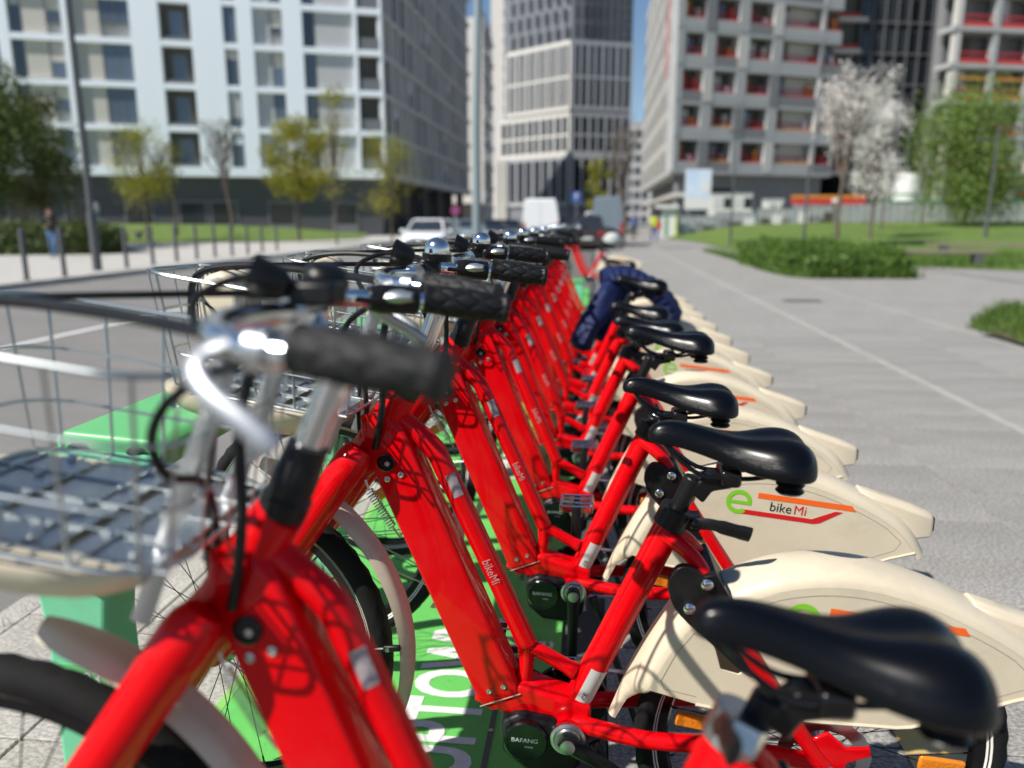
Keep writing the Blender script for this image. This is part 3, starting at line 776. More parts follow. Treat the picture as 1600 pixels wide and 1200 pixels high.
    MB().lathe([(.0235, -.014), (.0255, -.010), (.0255, -.001), (.023, .0)], (-.275, .02, 1.248), (.08, 0, 1), 28).build('bell_base', BLK, blo)
    MB().bx(-.305, -.27, .008, .03, 1.212, 1.238).build('bell_mount', BLK, blo, .004)
    MB().lathe([(.010, 0), (.016, .006), (.022, .03), (.023, .034), (.019, .035)], (-.30, -.042, 1.242), (-.9, -.1, .25), 16).build('front_lamp', BLK, root)
    # cables
    MB().tube(cr([(-.275, -.20, 1.208), (-.36, -.145, 1.214), (-.48, -.085, 1.222), (-.62, -.035, 1.226), (-.715, -.015, 1.205), (-.735, -.01, 1.13)], 6), .0064, 8).build('cable', BLK, root)
    MB().tube(cr([(-.275, .20, 1.210), (-.37, .15, 1.222), (-.50, .075, 1.225), (-.63, .02, 1.222), (-.70, .005, 1.20), (-.722, .005, 1.12)], 6), .0042, 8).build('cable', BLK, root)
    MB().tube(cr([(-.29, .03, 1.232), (-.335, .028, 1.246), (-.378, .02, 1.246), (-.412, .0, 1.228), (-.412, -.01, 1.205), (-.395, -.02, 1.18), (-.37, -.02, 1.15)], 6), .0042, 8).build('cable', BLK, root)
    MB().tube(cr([(-.285, -.19, 1.192), (-.335, -.155, 1.172), (-.378, -.14, 1.145), (-.396, -.135, 1.11), (-.392, -.12, 1.075), (-.39, -.06, 1.05), (-.40, -.02, 1.0), (-.40, -.02, .93)], 6), .0048, 8).build('cable', BLK, root)
    MB().tube(cr([(-.335, -.03, 1.19), (-.356, -.042, 1.11), (-.358, -.046, 1.02), (-.366, -.046, .955), (-.380, -.036, .905)], 5), .0062, 8).build('cable', BLK, root)
    MB().tube(cr([(-.32, .03, 1.20), (-.39, .03, 1.15), (-.42, .025, 1.06), (-.43, .02, .95), (-.425, .02, .88)], 5), .004, 8).build('cable', BLK, root)
    # basket
    def bz(x, z): return z-.15*(x+.54)
    bk = MB()
    def loop(x0, x1, hw, z, r):
        pts = []; rc = .06
        for cx, cy, a0 in ((x1-rc, hw-rc, 0), (x0+rc, hw-rc, 90), (x0+rc, -hw+rc, 180), (x1-rc, -hw+rc, 270)):
            for k in range(7):
                a = rad(a0+15*k); x = cx+rc*cos(a); pts.append((x, cy+rc*sin(a), bz(x, z)))
        bk.tube(pts, r, 8, closed=True)
    loop(-.725, -.365, .168, 1.195, .0030)
    loop(-.717, -.375, .160, 1.130, .0021)
    loop(-.709, -.385, .152, 1.065, .0021)
    loop(-.70, -.395, .145, 1.005, .0026)
    for k in range(5):
        y = -.126+k*.063
        bk.tube([(-.725, y*1.10, bz(-.725, 1.195)), (-.70, y, bz(-.70, 1.005)), (-.395, y, bz(-.395, 1.005)), (-.365, y*1.10, bz(-.365, 1.195))], .0018, 6)
    for k in range(5):
        x = -.675+k*.066
        x2 = x+(x+.56)*.14
        bk.tube([(x2, -.168, bz(x2, 1.195)), (x, -.145, bz(x, 1.005)), (x, .145, bz(x, 1.005)), (x2, .168, bz(x2, 1.195))], .0021, 6)
    bko = bk.build('basket', WIRE, root)
    tr = MB(); rings = []
    for k, (sx, dz) in enumerate(((.30, -.065), (.66, -.055), (.9, -.035), (1.0, -.008), (1.0, -.002), (.94, -.002))):
        ring = []
        for i in range(24):
            a = 2*PI*i/24; ca, sa = cos(a), sin(a)
            x = -.59+.165*sx*math.copysign(abs(ca)**.6, ca); y = .148*sx*math.copysign(abs(sa)**.6, sa)
            ring.append((x, y, bz(x, .996)+dz))
        rings.append(ring)
    tr.loft(rings).build('basket_tray', CREAM, bko)
    pl_ = MB()
    for x0 in (-.70, -.60, -.50):
        pl_.add([(x0, -.115, bz(x0, 1.003)), (x0+.085, -.115, bz(x0+.085, 1.003)), (x0+.085, .115, bz(x0+.085, 1.003)), (x0, .115, bz(x0, 1.003))], [(0, 1, 2, 3)])
    pl_.build('tray_plate', STEEL, bko)
    for x0 in (-.64, -.54, -.44):
        for yy in (-.10, -.03, .05, .11): bk2 = MB().lathe([(.006, 0), (.006, .004), (.003, .006)], (x0, yy, bz(x0, 1.004)), (0, 0, 1), 8); bk2.build('tray_bolt', CHROME, bko)
    hs2 = MB(); hp = [(-.632, 1.062), (-.622, 1.10), (-.622, 1.185), (-.632, 1.208), (-.655, 1.216), (-.684, 1.208), (-.700, 1.18), (-.702, 1.09), (-.696, 1.062)]
    hs2.prism(hp, -.045, .045); hs2.build('lamp_housing', CREAM, bko, .010, 3)
    MB().tube([(-.710, -.0, 1.07), (-.713, -.0, 1.17), (-.704, .0, 1.225)], .013, 10).build('housing_post', CHROME, bko)
    MB().lathe([(.010, 0), (.011, .003), (.007, .004)], (-.645, -.046, 1.115), (0, -1, 0), 14).build('housing_emblem', BLK, bko)
    MB().tube([(-.690, -.0462, 1.165), (-.668, -.0462, 1.150), (-.655, -.0462, 1.135)], .0022, 6).build('housing_emblem', BLK, bko)
    for s in (-1, 1):
        bs = MB().tube([(-.352, s*.075, 1.165), (-.402, s*.075, 1.045), (-.458, s*.075, .905)], .011, 4, asp=.22, up=(0, 1, 0)); bs.build('basket_stay', STEEL, root)
        MB().tube([(-.352, s*.075, 1.16), (-.372, s*.06, 1.205)], .006, 8).build('basket_stay', STEEL, root)
    # brake caliper tab, reflector holder
    return root

SDIR = STAX.normalized()
def set_pose(root, steer=0, post=0, crank=0):
    Ms = Matrix.Translation(SP) @ Matrix.Rotation(steer, 4, SD) @ Matrix.Translation(-SP)
    Mc = Matrix.Translation(BB) @ Matrix.Rotation(crank, 4, 'Y') @ Matrix.Translation(-BB)
    for c in root.children:
        n = c.name.split('.')[0]
        if n in STEER: c.matrix_local = Ms
        elif n in ('saddle', 'seat_post'): c.matrix_local = Matrix.Translation(SDIR*post)
        elif n == 'crank_arm': c.matrix_local = Mc
        elif n == 'pedal':
            p = Mc @ sum((V(b) for b in c.bound_box), V())*.125 if False else None
            bb = [V(b) for b in c.bound_box]; ctr = sum(bb, V())/8
            c.matrix_local = Matrix.Translation(Mc @ ctr - ctr)

Y0, DY = .740, .583
LBL = ['nearest red share bike, blurred in the front of the row, basket at left edge',
       'second red share bike from the camera, mudguard and saddle in sharp focus',
       'third red share bike in the row, its left crank pointing straight down',
       'fourth red share bike in the row, saddle raised high on a black post',
       'fifth red share bike in the row, low saddle half hidden behind the fourth',
       'sixth red share bike in the row, in front of the one under the navy jacket',
       'seventh red share bike in the row, its saddle in front of the navy jacket',
       'eighth red share bike in the row, carrying the draped navy jacket',
       'ninth red share bike in the row, just beyond the navy jacket',
       'tenth red share bike, third from the far end of the unbroken row',
       'eleventh red share bike, last but one of the unbroken row',
       'twelfth red share bike, far end of the unbroken row before the gap']
GRP = 'red electric share bikes docked in a row'
proto = thing('share_bike', LBL[0], 'bicycle', (0, Y0, 0), 0, GRP)
make_bike(proto)
poses = [(.04, -.035, 1.2, -.045), (-.07, 0, -1.05, .012), (.05, -.045, 0, .004), (-.10, .012, .06, -.012), (.09, -.03, .1, .01), (-.03, -.035, .2, .016), (-.08, .055, -.5, -.012), (.10, .03, .9, .012), (.03, -.02, 1.4, 0), (-.12, 0, .5, .014), (.07, -.02, 0, -.014), (.02, .0, 2.0, .01)]
bikes = [proto]
for i in range(1, 12):
    c = copy_tree(proto); c['label'] = LBL[i]; bikes.append(c)
far = copy_tree(proto); far['label'] = 'red share bike standing alone beyond the gap at the far end'
far.location = (-.02, 13.4, 0); far.rotation_euler = (0, 0, .02); set_pose(far, .1, .0, 1)
DOT = {1: None}
for s in (-1, 1): DOT[s] = grip_mesh('dots', s).mesh('grip', GRIPK)
for i, b in enumerate(bikes):
    st, po, ck, lean = poses[i]
    b.location = (random.uniform(-.008, .008) if i else .008, Y0+DY*i+.87*lean, 0); b.rotation_euler = (lean, 0, random.uniform(-.006, .006))
    set_pose(b, st, po, ck)
    for c in b.children:
        if c.name.split('.')[0] == 'grip' and i in (3, 4, 6, 8, 9, 11):
            c.data = DOT[-1 if c.data.vertices[0].co.y < 0 else 1]
for c in proto.children:
    if c.name.split('.')[0] == 'bell':       # the nearest bike carries a black unit in place of the bell
        for g in list(c.children): bpy.data.objects.remove(g)
        bpy.data.objects.remove(c)
        break
du = MB().lathe([(.012, -.020), (.022, -.012), (.025, .0), (.022, .012), (.012, .018)], (-.285, .02, 1.245), (.3, -.2, 1), 18)
du.bx(-.30, -.255, -.045, .0, 1.222, 1.245)
duo = du.build('display_unit', BLK, proto, .004)

for c in proto.children:
    if c.name.split('.')[0] in ('saddle', 'seat_post'): c.location += V((.014, 0, -.004))
    if c.name.split('.')[0] == 'basket':
        for g in c.children:
            if g.name.split('.')[0].startswith('housing') or g.name.split('.')[0] == 'lamp_housing': g.location.x -= .055
for c in proto.children:
    if c.name.split('.')[0] == 'seat_clamp':     # the nearest bike has a bare steel clamp turned the other way
        c.data = c.data.copy(); c.data.materials[0] = STEEL
        c.matrix_local = Matrix.Translation(V((.155, 0, .790))) @ Matrix.Rotation(rad(-95), 4, SDIR) @ Matrix.Translation(-V((.155, 0, .790)))
# navy jacket draped over the eighth bike
def jacket():
    mb = MB()
    def puff(path, r, ry, k):
        pts = cr(path, k); N = len(pts); rings = []
        for i, p in enumerate(pts):
            t = (pts[min(i+1, N-1)]-pts[max(i-1, 0)]).normalized(); u = V((0, 1, 0)); u = (u-t*u.dot(t)).normalized(); b = t.cross(u)
            q = abs(sin(i*PI/4)); f = .95+.06*q**.5; e = min(1, .5+i*.2, .5+(N-1-i)*.2)
            ring = []
            for j in range(18):
                a = 2*PI*j/18; wob = 1+.10*sin(3*a+i*.17)+.06*sin(5*a-i*.13)
                ring.append(p+(b*cos(a)*r+u*sin(a)*ry)*f*e*wob)
            rings.append(ring)
        mb.loft(rings)
    puff([(.05, 4.62, .95), (.13, 4.64, .975), (.25, 4.66, .955), (.35, 4.66, .90), (.43, 4.66, .82), (.49, 4.66, .70)], .062, .13, 10)
    puff([(.13, 4.60, .94), (.09, 4.55, .88), (.03, 4.50, .78), (-.03, 4.45, .68), (-.08, 4.42, .57)], .068, .07, 10)
    puff([(.16, 4.66, .93), (.13, 4.62, .82), (.08, 4.58, .70), (.04, 4.56, .60)], .075, .06, 10)
    return mb
tag(jacket().build('jacket', NAVY), 'navy blue quilted jacket draped behind a black saddle', 'jacket')
# cluster of cycle helmet on the lone bike and small green block
hm = thing('cycle_helmet', 'pale vented cycle helmet with dark straps on the lone far bike', 'helmet', (.30, 13.4, .98))
sh = MB().lathe([(.16, 0), (.165, .04), (.15, .10), (.11, .15), (.05, .18), (.005, .185)], (0, 0, -.01), (.1, -.3, 1), 20); sh.build('shell', WGREY, hm)
for k in range(5):
    a = -.9+k*.45
    MB().tube(cr([(-.17*cos(a*.2), .1*sin(a), .06), (0, .165*sin(a), .13+.05*cos(a)), (.17, .10*sin(a), .06)], 4), .016, 8).build('vent', BLK, hm)
MB().tube(cr([(-.10, -.12, 0), (-.03, -.1, -.14), (.08, -.12, 0)], 4), .008, 6).build('strap', BLK, hm)
gb = thing('dock_block', 'low green dock block at the far end of the bike row', 'dock block', (-.28, 11.6, 0))
MB().bx(-.13, .13, -.09, .09, 0, .40).build('block_body', DTEAL, gb, .02)
MB().bx(-.15, .15, -.11, .11, .40, .44).build('block_cap', DGREEN, gb, .01)

# ------------------------------------------------------------------ buildings
WM = {}
CUBE = {}
RW_ = random.Random(99)
def ubox(name, m, parent, s0, s1, z0, z1, d0, d1, M=None):
    """box in facade space: s along the wall, d outwards from it, z up; shares one cube mesh per material"""
    if m.name not in CUBE: CUBE[m.name] = MB().box((0, 0, 0), (1, 1, 1)).mesh('block', m)
    o = bpy.data.objects.new(name, CUBE[m.name]); COL.objects.link(o)
    if parent: o.parent = parent
    L = Matrix.Translation(((s0+s1)/2, -(d0+d1)/2, (z0+z1)/2)) @ Matrix.Diagonal((s1-s0, d1-d0, z1-z0, 1))
    W = (M if M is not None else Matrix.Identity(4)) @ L
    if W.to_3x3().determinant() < 0: W = W @ Matrix.Diagonal((1, -1, 1, 1))
    if parent and parent.name in WM: W_ = WM[parent.name].inverted() @ W
    else: W_ = W
    WM[o.name] = W
    o.matrix_local = W_
    return o
def window(par, s0, s1, z0, z1, d, M=None, glass=GLASSB, fr=FRAME, mull=0):
    plain = glass is TGLASS
    f = ubox('window', fr, par, s0, s1, z0, z1, d-.10, d, M)
    ubox('pane', glass, f, s0+.07, s1-.07, z0+.07, z1-.07, d-.06, d+.004, M)
    if RW_.random() < .34 and not plain:
        hz = RW_.uniform(.25, .8)*(z1-z0-.14); ubox('blind', (WBEIGE, WGREY, WWHITE)[RW_.randrange(3)], f, s0+.07, s1-.07, z1-.07-hz, z1-.07, d-.05, d+.012, M)
    if mull: ubox('mullion', fr, f, (s0+s1)/2-.035, (s0+s1)/2+.035, z0+.07, z1-.07, d-.05, d+.02, M)
    return f
def hitx(px, o, dr):     # where the sight column px meets the ground line o + s*dr : returns s
    a = P(px, 100); b = V((dr.y, -dr.x, 0))
    # solve t*a = o + s*dr
    det = a.x*(-dr.y)-a.y*(-dr.x)
    t = (o.x*(-dr.y)-o.y*(-dr.x))/det
    p = a*t; return (p-o).dot(dr)
def fin(mb, name, m, par, M):
    o = mb.build(name, m, par); o.matrix_local = M; return o

# --- long white apartment block on the left
c0 = P(606, 67); e0 = P(0, 60); dl = (e0-c0).normalized()       # from the corner towards the left
lb = thing('apartment_block', 'white apartment block with framed window bays above a dark tiled ground floor', 'building', c0)
MF = rotz(math.atan2(dl.y, dl.x)) @ Matrix.Scale(-1, 4, (0, 1, 0))   # facade space: s to the left, d towards the street
tmp = V((-dl.y, dl.x, 0)); 
if tmp.y > 0: tmp = -tmp
MF = Matrix(((dl.x, -tmp.x, 0, 0), (dl.y, -tmp.y, 0, 0), (0, 0, 1, 0), (0, 0, 0, 1)))
S = lambda px: hitx(px, c0, dl)
ZB, FH, NF = 5.25, 3.14, 8
WID = S(0)+14
ubox('core', WPANEL, lb, .0, WID, ZB, ZB+FH*NF, -12, -.62, MF)
ubox('ground_floor', DBRICK, lb, .3, WID, 0, ZB-.5, -12, -.9, MF)
ubox('soffit_band', WWHITE, lb, -.02, WID, ZB-.5, ZB+.22, -12, .02, MF)
for k in range(1, NF+1): ubox('floor_band', WWHITE, lb, .0, WID, ZB+FH*k-.26, ZB+FH*k+.18, -.64, -.012, MF)
piers = [(603, 608), (563, 569), (458, 488), (390, 414), (322, 370), (232, 275), (131, 146), (34, 51)]
for a, b in piers: ubox('pier', WWHITE, lb, S(b) if b < 606 else 0, S(a), ZB-.5, ZB+FH*NF, -.66, .0, MF)
ubox('pier', WWHITE, lb, S(0)+1.5, S(0)+2.6, ZB-.5, ZB+FH*NF, -.66, .0, MF)
for k in range(NF):
    z0, z1 = ZB+FH*k+.18, ZB+FH*(k+1)-.26
    # corner balcony
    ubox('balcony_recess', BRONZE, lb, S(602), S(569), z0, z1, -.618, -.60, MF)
    ubox('balustrade', FRAME, lb, S(602), S(569), z0, z0+.95, -.16, -.12, MF)
    ubox('cladding_panel', WGREY, lb, S(563), S(507), z0, z1, -.618, -.30, MF)
    window(lb, S(506), S(489), z0, z1, -.30, MF)
    window(lb, S(457), S(440), z0+(.9 if k % 2 else 0), z1, -.35, MF); ubox('cladding_panel', WGREY, lb, S(439), S(415), z0, z1, -.618, -.34, MF)
    window(lb, S(389), S(371), z0, z1, -.2, MF)
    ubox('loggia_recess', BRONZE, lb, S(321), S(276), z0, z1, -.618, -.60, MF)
    ubox('balustrade', FRAME, lb, S(321), S(276), z0, z0+.25, -.14, -.10, MF)
    window(lb, S(311), S(289), z0+.1, z1-.5, -.55, MF)
    window(lb, S(231), S(187), z0 if k % 3 else z0+1.0, z1, -.30, MF, mull=1)
    ubox('cladding_panel', WBEIGE, lb, S(186), S(165), z0, z1, -.618, -.26, MF); ubox('cladding_panel', WPANEL, lb, S(165)+.01, S(147), z0, z1, -.618, -.32, MF)
    window(lb, S(130), S(107), z0+.8*(k % 2), z1, -.32, MF); ubox('cladding_panel', WBEIGE, lb, S(106), S(70), z0, z1, -.618, -.30, MF)
    window(lb, S(69), S(53), z0, z1, -.35, MF)
    window(lb, S(33), S(12), z0+.6, z1, -.35, MF); ubox('cladding_panel', WGREY, lb, S(11), S(-14), z0, z1, -.618, -.33, MF)
for a_ in (30, 120, 215, 300, 350, 440, 540): ubox('service_door', FRAME, lb, S(a_)-1.1, S(a_)+1.1, .1, 2.9, -.95, -.85, MF); ubox('door_glass', GLASSD, lb, S(a_)-.95, S(a_)+.95, 1.0, 2.7, -.86, -.84, MF)
# street side, parallel to the bikes; its shade is put into the grey wall colour
MS = Matrix(((0, 1, 0, 0), (1, 0, 0, 0), (0, 0, 1, 0), (0, 0, 0, 1)))     # s along +y, d along... set below
MS = Matrix(((0, -1, 0, 0), (1, 0, 0, 0), (0, 0, 1, 0), (0, 0, 0, 1)))    # local x -> +y ; local y -> -x ; so d (= -y) -> +x
LEN = 46
ubox('core', WGREY, lb, .7, LEN, ZB, ZB+FH*NF, -11, -.40, MS)
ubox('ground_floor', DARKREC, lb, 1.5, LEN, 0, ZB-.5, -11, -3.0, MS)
ubox('soffit_band', WGREY, lb, .03, LEN, ZB-.48, ZB+.2, -11, .0, MS)
for k in range(1, NF+1): ubox('floor_band', WGREY, lb, .03, LEN, ZB+FH*k-.22, ZB+FH*k+.16, -.42, -.012, MS)
s = .05
i = 0
while s < LEN-3:
    ubox('pier', WGREY, lb, s, s+.55, ZB-.48, ZB+FH*NF, -.42, .0, MS)
    for k in range(NF-1):
        z0, z1 = ZB+FH*k+.2, ZB+FH*(k+1)-.22
        q = (i*7+k*3) % 4
        window(lb, s+.75+.2*(q % 2), s+1.6+.2*(q % 2), z0, z1, -.30, MS, GLASSD)
        if q > 1: window(lb, s+2.0, s+2.6, z0, z1, -.30, MS, GLASSD)
        else: ubox('cladding_panel', WPANEL, lb, s+2.05, s+2.7, z0, z1, -.41, -.28, MS)
    s += 2.86; i += 1
for k in range(6): ubox('arcade_column', DBRICK, lb, 2+k*8, 2.8+k*8, 0, ZB-.5, -1.5, -.7, MS)

# --- second block further down the left side of the street
c1 = P(757, 128)
lb2 = thing('office_block', 'narrow grey and cream block glimpsed behind the tall grey pole', 'building', c1)
ubox('core', WGREY, lb2, 0, 13, 0, 32, -16, -.3, MS)
for k in range(9):
    ubox('floor_band', TWRS, lb2, .1, 13, 3.4*k+3, 3.4*k+3.5, -.4, .0, MS)
    for j in range(2): window(lb2, 1.5+j*6, 4.9+j*6, 3.4*k+3.7, 3.4*k+6.2, -.2, MS, GLASSD)
MX = Matrix.Identity(4)
ubox('end_wall', TWRL, lb2, -8.0, .0, 4, 32.0, -.0, .4, MX)
ubox('ground_floor', DARKREC, lb2, -8, .0, 0, 3.9, .0, .35, MX)

# --- the tower closing the street
tc = P(890, 150)
ta = rad(45); tb = rad(75)
def camdir(ang): return V((sin(ang)*cos(YAW)-cos(ang)*sin(YAW), sin(ang)*sin(YAW)+cos(ang)*cos(YAW), 0))
dL, dR = camdir(-ta), camdir(tb)
def facM(dr, ref):
    n_ = V((-dr.y, dr.x, 0))
    if n_.dot(ref) > 0: n_ = -n_
    return Matrix(((dr.x, -n_.x, 0, 0), (dr.y, -n_.y, 0, 0), (0, 0, 1, 0), (0, 0, 0, 1)))
away = V((-sin(YAW), cos(YAW), 0))
tw = thing('tower', 'tall grey tower closing the street, pale framed lower storeys under dark cladding', 'building', tc)
ML, MR = facM(dL, away), facM(dR, away)
LL, LR = 17.6, 11.8
Z1, Z2, Z3, Z4 = 13.3, 21.3, 33.2, 62
core = MB(); a = dL*LL; b = dR*LR
q = [V((0, 0, 0))+(a+b).normalized()*.5, a, a+b, b]
core.loft([[p+V((0, 0, z)) for p in ([q[0], q[3], q[2], q[1]])] for z in (0, Z4)], True, False); core.build('core', TWRD, tw)
# dark upper storeys with staggered windows
for k in range(9):
    for j in range(7):
        s0 = .8+j*2.3+(.55 if k % 2 else 0); z = Z3+.7+k*3.1
        window(tw, s0, s0+.95, z, z+2.2, .22, ML, TGLASS, TWRD)
    for j in range(8):
        s0 = .5+j*1.4; z = Z3+.5+k*3.1
        window(tw, s0, s0+.75, z, z+2.7, .42, MR, TGLASS, TWRD)
def grid(M, L, z0, z1, nc, nr, fm, gl, par, d=.75):
    ubox('backing', gl, par, .1, L-.05, z0, z1, -.4, .30, M)
    for j in range(nc+1):
        s0 = j*(L-.4)/nc; ubox('fin', fm, par, s0, s0+(.34 if j % 2 else .46), z0, z1, .2, d, M)
    for r in range(nr+1):
        z = z0+r*(z1-z0-.5)/nr; ubox('floor_band', fm, par, .0, L, z, z+(.75 if r in (0, nr) else .4), .2, d-.06, M)
    for r in range(nr):
        for j in range(nc):
            if (j*3+r*5) % 9 == 1: ubox('spandrel_panel', fm, par, j*(L-.4)/nc+.5, (j+1)*(L-.4)/nc, z0+r*(z1-z0-.5)/nr+.3, z0+(r+1)*(z1-z0-.5)/nr, .25, .5, M)
grid(ML, LL-1, Z2, Z3, 12, 2, TWRL, GLASSD, tw, .46); grid(MR, LR, Z2, Z3, 8, 2, TWRS, GLASSD, tw, .46)  # sun and shade of the two faces put into pale and grey frames
grid(ML, LL+1, Z1, Z2-.6, 10, 2, TWRL, GLASSD, tw, .44); grid(MR, LR, Z1, Z2-.6, 7, 2, TWRS, GLASSD, tw, .44)
grid(ML, LL+1, 4, Z1-.2, 8, 1, TWRS, TGLASS, tw, .5); grid(MR, LR, 4, Z1-.2, 6, 1, TWRS, GLASSD, tw, .6)
for j in range(4): ubox('corner_frame', TWRL, tw, LL-1.2+j*.9, LL-.8+j*.9, .5, Z1, .3, 1.0, ML)
fb = thing('far_block', 'distant grey block in the gap between tower and concrete block', 'building', P(962, 215))
ubox('wall', TWRS, fb, 0, 9, 0, 27, -8, 0, MX)
for k in range(8):
    ubox('floor_band', CONCL, fb, -.05, 9.05, 3.2*k+2.6, 3.2*k+3.1, 0, .1, MX)
    for j in range(4): window(fb, .6+j*2.1, 2.0+j*2.1, 3.2*k+.6, 3.2*k+2.4, .06, MX, TGLASS)
# pale stair block with balconies beside the tower
sb = thing('balcony_block', 'pale block with stacked balconies rising left of the tower', 'building', P(784, 205))
ubox('wall', TWRL, sb, -2.6, 4.0, 0, 62, -8, 0, MX)
for k in range(18):
    ubox('balcony', TWRL, sb, .3, 3.6, 4+3.2*k, 4.9+3.2*k, .0, 1.1, MX); ubox('balcony_door', GLASSD, sb, .7, 3.2, 5+3.2*k, 6.9+3.2*k, -.1, .04, MX)

# --- concrete block under construction on the right of the street
r0 = P(1047, 75); dr = camdir(rad(71)); MRF = facM(dr, away)
SR = lambda px: hitx(px, r0, dr)
rb = thing('concrete_block', 'grey concrete block under construction with red guard rails in its openings', 'building', r0)
RB, RF, RN = 5.9, 3.16, 8
RW = SR(1292)
RL = 50
nin = V((dr.y*-1, dr.x, 0)); nin = nin if nin.y > 0 else -nin
def foot(inset, side): 
    f0 = nin*inset; s0 = (side-f0.x)/dr.x
    a = f0+dr*s0; b = f0+dr*RW; return [a, b, V((b.x, RL, 0)), V((a.x, RL, 0))]
def slabm(name, m, ft, z0, z1): MB().loft([[p+V((0, 0, z)) for p in ft] for z in (z0, z1)], True, False).build(name, m, rb)
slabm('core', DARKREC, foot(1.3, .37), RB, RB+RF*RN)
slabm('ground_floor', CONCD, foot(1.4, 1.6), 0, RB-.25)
slabm('soffit', CONC, foot(0, .0), RB-.25, RB-.002)
ubox('ground_opening', DARKREC, rb, SR(1108), SR(1155), 1.0, 4.4, -1.45, -1.36, MRF)
ubox('corner_post', CONCD, rb, 1.0, 1.6, 0, RB-.25, -1.3, -.7, MRF)
wx = [(1057, 1088), (1103, 1138), (1153, 1189), (1203, 1261), (1266, 1292)]
for k in range(RN):
    zb = RB+RF*k
    sh = (2-k if k < 4 else -1)*1.2
    zs, zt = zb+1.25, zb+2.82
    ubox('lintel_band', CONC, rb, .0, RW, zt, zb+RF, -1.32, -.012-.02*(k % 2), MRF)
    prev = 0
    for j, (a, b) in enumerate(wx+[(1300, 1300)]):
        a2 = min(RW, SR(a-sh)) if j < 5 else RW
        if a2 > prev: ubox('wall_panel', (CONC, CONCD, CONC, CONCL)[(j*5+k*3) % 4] if j else CONC, rb, prev, a2, zb+.0, zt, -1.32, .03*((j+k) % 2), MRF)
        if j < 5:
            b2 = min(RW, SR(b-sh))
            ubox('parapet_panel', (CONC, CONCD, CONC)[(j+2*k) % 3], rb, a2, b2, zb, zs-.35, -1.32, -.02, MRF)
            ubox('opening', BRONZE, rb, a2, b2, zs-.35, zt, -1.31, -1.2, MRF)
            ubox('guard_rail', REDR if (k > 1 or j % 2 == 0) else ORNG, rb, a2, b2, zs-.34, zs-.12, -.35, -.30, MRF)
            ubox('guard_rail', REDR, rb, a2+.05, b2-.05, zs+.25, zs+.36, -.40, -.36, MRF)
            ubox('window_board', (ORNG, WGREY, REDR, GLASSB)[(j*3+k) % 4], rb, a2+.3+.5*((j+k) % 2), a2+1.0+.5*((j+k) % 2), zs-.1, zt-.3, -1.19, -1.1, MRF)
            ubox('stacked_board', (WWHITE, GLASSB, ORNG, WBEIGE, REDR)[(j+2*k) % 5], rb, b2-.75, b2-.3, zs-.3, zs+.3+.3*((j+k) % 3), -.95, -.6, MRF)
            ubox('prop', WWHITE, rb, a2+.25+.3*(k % 2), a2+.33+.3*(k % 2), zs-.34, zt, -.8, -.7, MRF)
            if j == 3: ubox('inner_board', WBEIGE, rb, a2+1.4, b2-.05, zs-.2, zt, -1.19, -1.05, MRF)
            prev = b2
# its long sunlit side along the street
MSR = Matrix(((0, 1, 0, 0), (1, 0, 0, 0), (0, 0, 1, 0), (0, 0, 0, 1)))   # s -> +y, d (-y local) -> -x
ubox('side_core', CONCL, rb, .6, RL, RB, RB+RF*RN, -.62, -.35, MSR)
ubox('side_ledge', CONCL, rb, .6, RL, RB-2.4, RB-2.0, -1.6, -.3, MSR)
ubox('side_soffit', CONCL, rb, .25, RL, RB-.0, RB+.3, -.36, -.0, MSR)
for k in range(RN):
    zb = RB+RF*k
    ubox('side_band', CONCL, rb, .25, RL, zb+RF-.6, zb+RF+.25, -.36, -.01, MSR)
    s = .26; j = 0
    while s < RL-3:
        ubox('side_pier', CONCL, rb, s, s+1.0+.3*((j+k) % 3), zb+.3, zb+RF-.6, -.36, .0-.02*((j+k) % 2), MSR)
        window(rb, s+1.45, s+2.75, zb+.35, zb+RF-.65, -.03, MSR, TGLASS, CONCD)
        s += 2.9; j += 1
for k in range(3): ubox('scaffold_tie', REDR, rb, 2+k*4, 2.12+k*4, RB+2+k*4, RB+12+k*4, .02, .14, MSR)

# --- dark netted block
nb = thing('netted_block', 'dark scaffolded block wrapped in black netting between two concrete shells', 'building', P(1292, 84)); MNB = facM(camdir(rad(84)), away)
NL = 13.5
ubox('netting', NET, nb, 1.6, NL, 0, 30, -10, 0, MNB)
for k in range(9):
    ubox('scaffold_ledger', CONCD, nb, 1.6, NL, 3*k+3, 3*k+3.1, .0, .25, MNB)
    ubox('slab_edge', CONCL, nb, -1.6+(k % 3)*.4, 1.9+.5*(k % 2), 3.0*k+6, 3.0*k+6.4, -6, .5, MNB)
    ubox('guard_rail', REDR, nb, -1.4, 1.6, 3.0*k+6.5, 3.0*k+6.8, .2, .3, MNB); ubox('floor_opening', BRONZE, nb, -1.3, 1.6, 3.0*k+6.4, 3.0*k+9, -6, -.3, MNB)
for j in range(10): ubox('scaffold_standard', FRAME, nb, 1.7+j*1.3, 1.8+j*1.3, 0, 30, .2, .3, MNB)
for k in range(8):
    for j in range(7): ubox('netted_window', GLASSD, nb, 2.2+j*1.6, 3.2+j*1.6, 3.2+3*k, 5.2+3*k, .0, .05, MNB)

